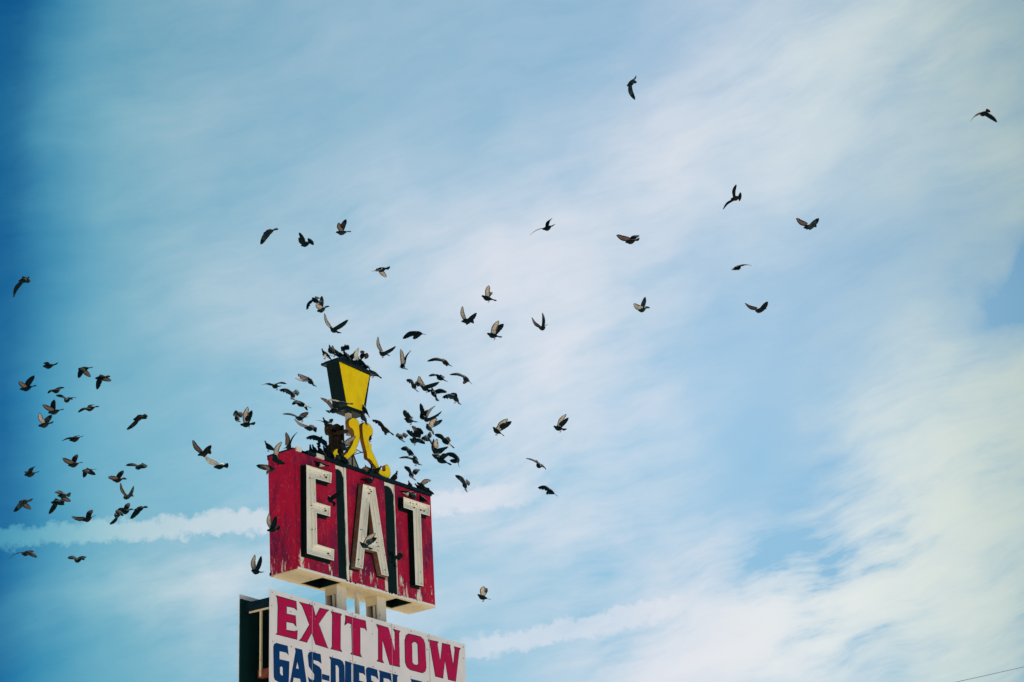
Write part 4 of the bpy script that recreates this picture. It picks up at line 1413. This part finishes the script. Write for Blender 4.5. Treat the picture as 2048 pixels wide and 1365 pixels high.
stand(622, 908, 0.20, RZ, 200, 62, "slim dark pigeon standing upright beside the second cream flashing", RG, head=0.9)
stand(631, 913, 0.10, RZ, LEFT, 58, "dark pigeon facing the E end in the huddle beside the brown scroll", RG, head=0.8)
stand(640, 908, 0.16, RZ + 0.04, 60, 50, "stout dark pigeon in the huddle beside the brown scroll", RG, size=1.1, head=0.3)
stand(650, 910, 0.10, RZ + 0.03, 30, 48, "dark pigeon with its back turned, next to the brown scroll", RG, size=1.1, head=0.2)
stand(643, 918, 0.02, RZ, 110, 50, "dark pigeon at the roof edge above the letter E", RG, head=0.2)
stand(636, 905, 0.30, RZ, 150, 60, "dark pigeon craning up behind the huddle beside the brown scroll", RG, head=1.0, size=1.15)
stand(654, 918, 0.04, RZ, 170, 45, "dark pigeon pressed against the brown scroll's foot", RG, head=0.5, size=1.1)
stand(662, 920, 0.06, RZ, 60, 35, "dark pigeon in front of the brown scroll's foot", RG, head=0.3, size=1.1)
stand(676, 926, 0.02, RZ, 120, 30, "dark pigeon tucked below the yellow hook", RG, head=0.3)
stand(735, 948, 0.10, RZ, 60, 30, "dark pigeon behind the buff-winged one at the scroll's foot", RG, head=0.4, size=1.1)
cling(656, 858, 0.46, 150, 35, "dark pigeon on the brown scroll's upper knob", LG, head=0.6, size=1.1)
stand(684, 930, 0.10, RZ, 60, 15, "dark pigeon crouched at the roof edge by the yellow hook", RG, head=0.3)
stand(692, 935, 0.05, RZ, 40, 10, "grey pigeon low on the roof edge above the first black channel", RG, head=0.2)
stand(746, 953, 0.05, RZ, -160, 35, "dark pigeon standing at the foot of the yellow scroll", RG, head=0.9)
stand(752, 955, 0.02, RZ, -70, 20, "dark pigeon bent forward over the roof edge above the letter A", RG, head=0.2)
stand(788, 966, 0.06, RZ, -20, 48, "sleek dark pigeon standing alone past the yellow hook, facing the T end", RG, head=1.0, size=1.1)
stand(806, 975, 0.40, RZ, 80, 10, "pigeon behind the roof edge with only its tail showing", RG, head=0.2, size=0.8)
stand(820, 975, 0.12, RZ, 70, 60, "pigeon above the letter T with its barred tail upright", RG, head=0.2, size=0.85)
stand(827, 979, 0.35, RZ, 90, 15, "pigeon mostly hidden behind the roof edge above the letter T", RG, head=0.3, size=0.8)
stand(841, 980, 0.10, RZ, LEFT, 25, "pigeon crouched under the arched wings at the T end", RG, head=0.3)
# birds on the letters' upper edges
TG = "pigeons standing on the raised letters"
def ledge(pxa, pya, facing, lift, label, **kw):
    x, z = on(F1, pxa, pya, -0.065)
    perched_pigeon(F1 @ Vector((x, -0.065, z)), pi / 2 - TH + radians(facing), radians(lift), label, TG, **kw)
ledge(641, 937.5, 150, 5, "pigeon with white wing patch lying along the top of the letter E", pale=True, head=0.3)
ledge(738, 970.5, -10, 8, "dark pigeon sitting across the top of the letter A", head=0.4, size=1.15)
ledge(814, 994.5, -30, -5, "pigeon with white-streaked flank on the letter T's outer corner", pale=True, head=0.2)
ledge(826, 1000.0, 10, 10, "dark pigeon sitting in the middle of the letter T", head=0.5)
ledge(846, 1006.5, 100, 40, "upright dark pigeon at the end of the letter T", head=0.8)
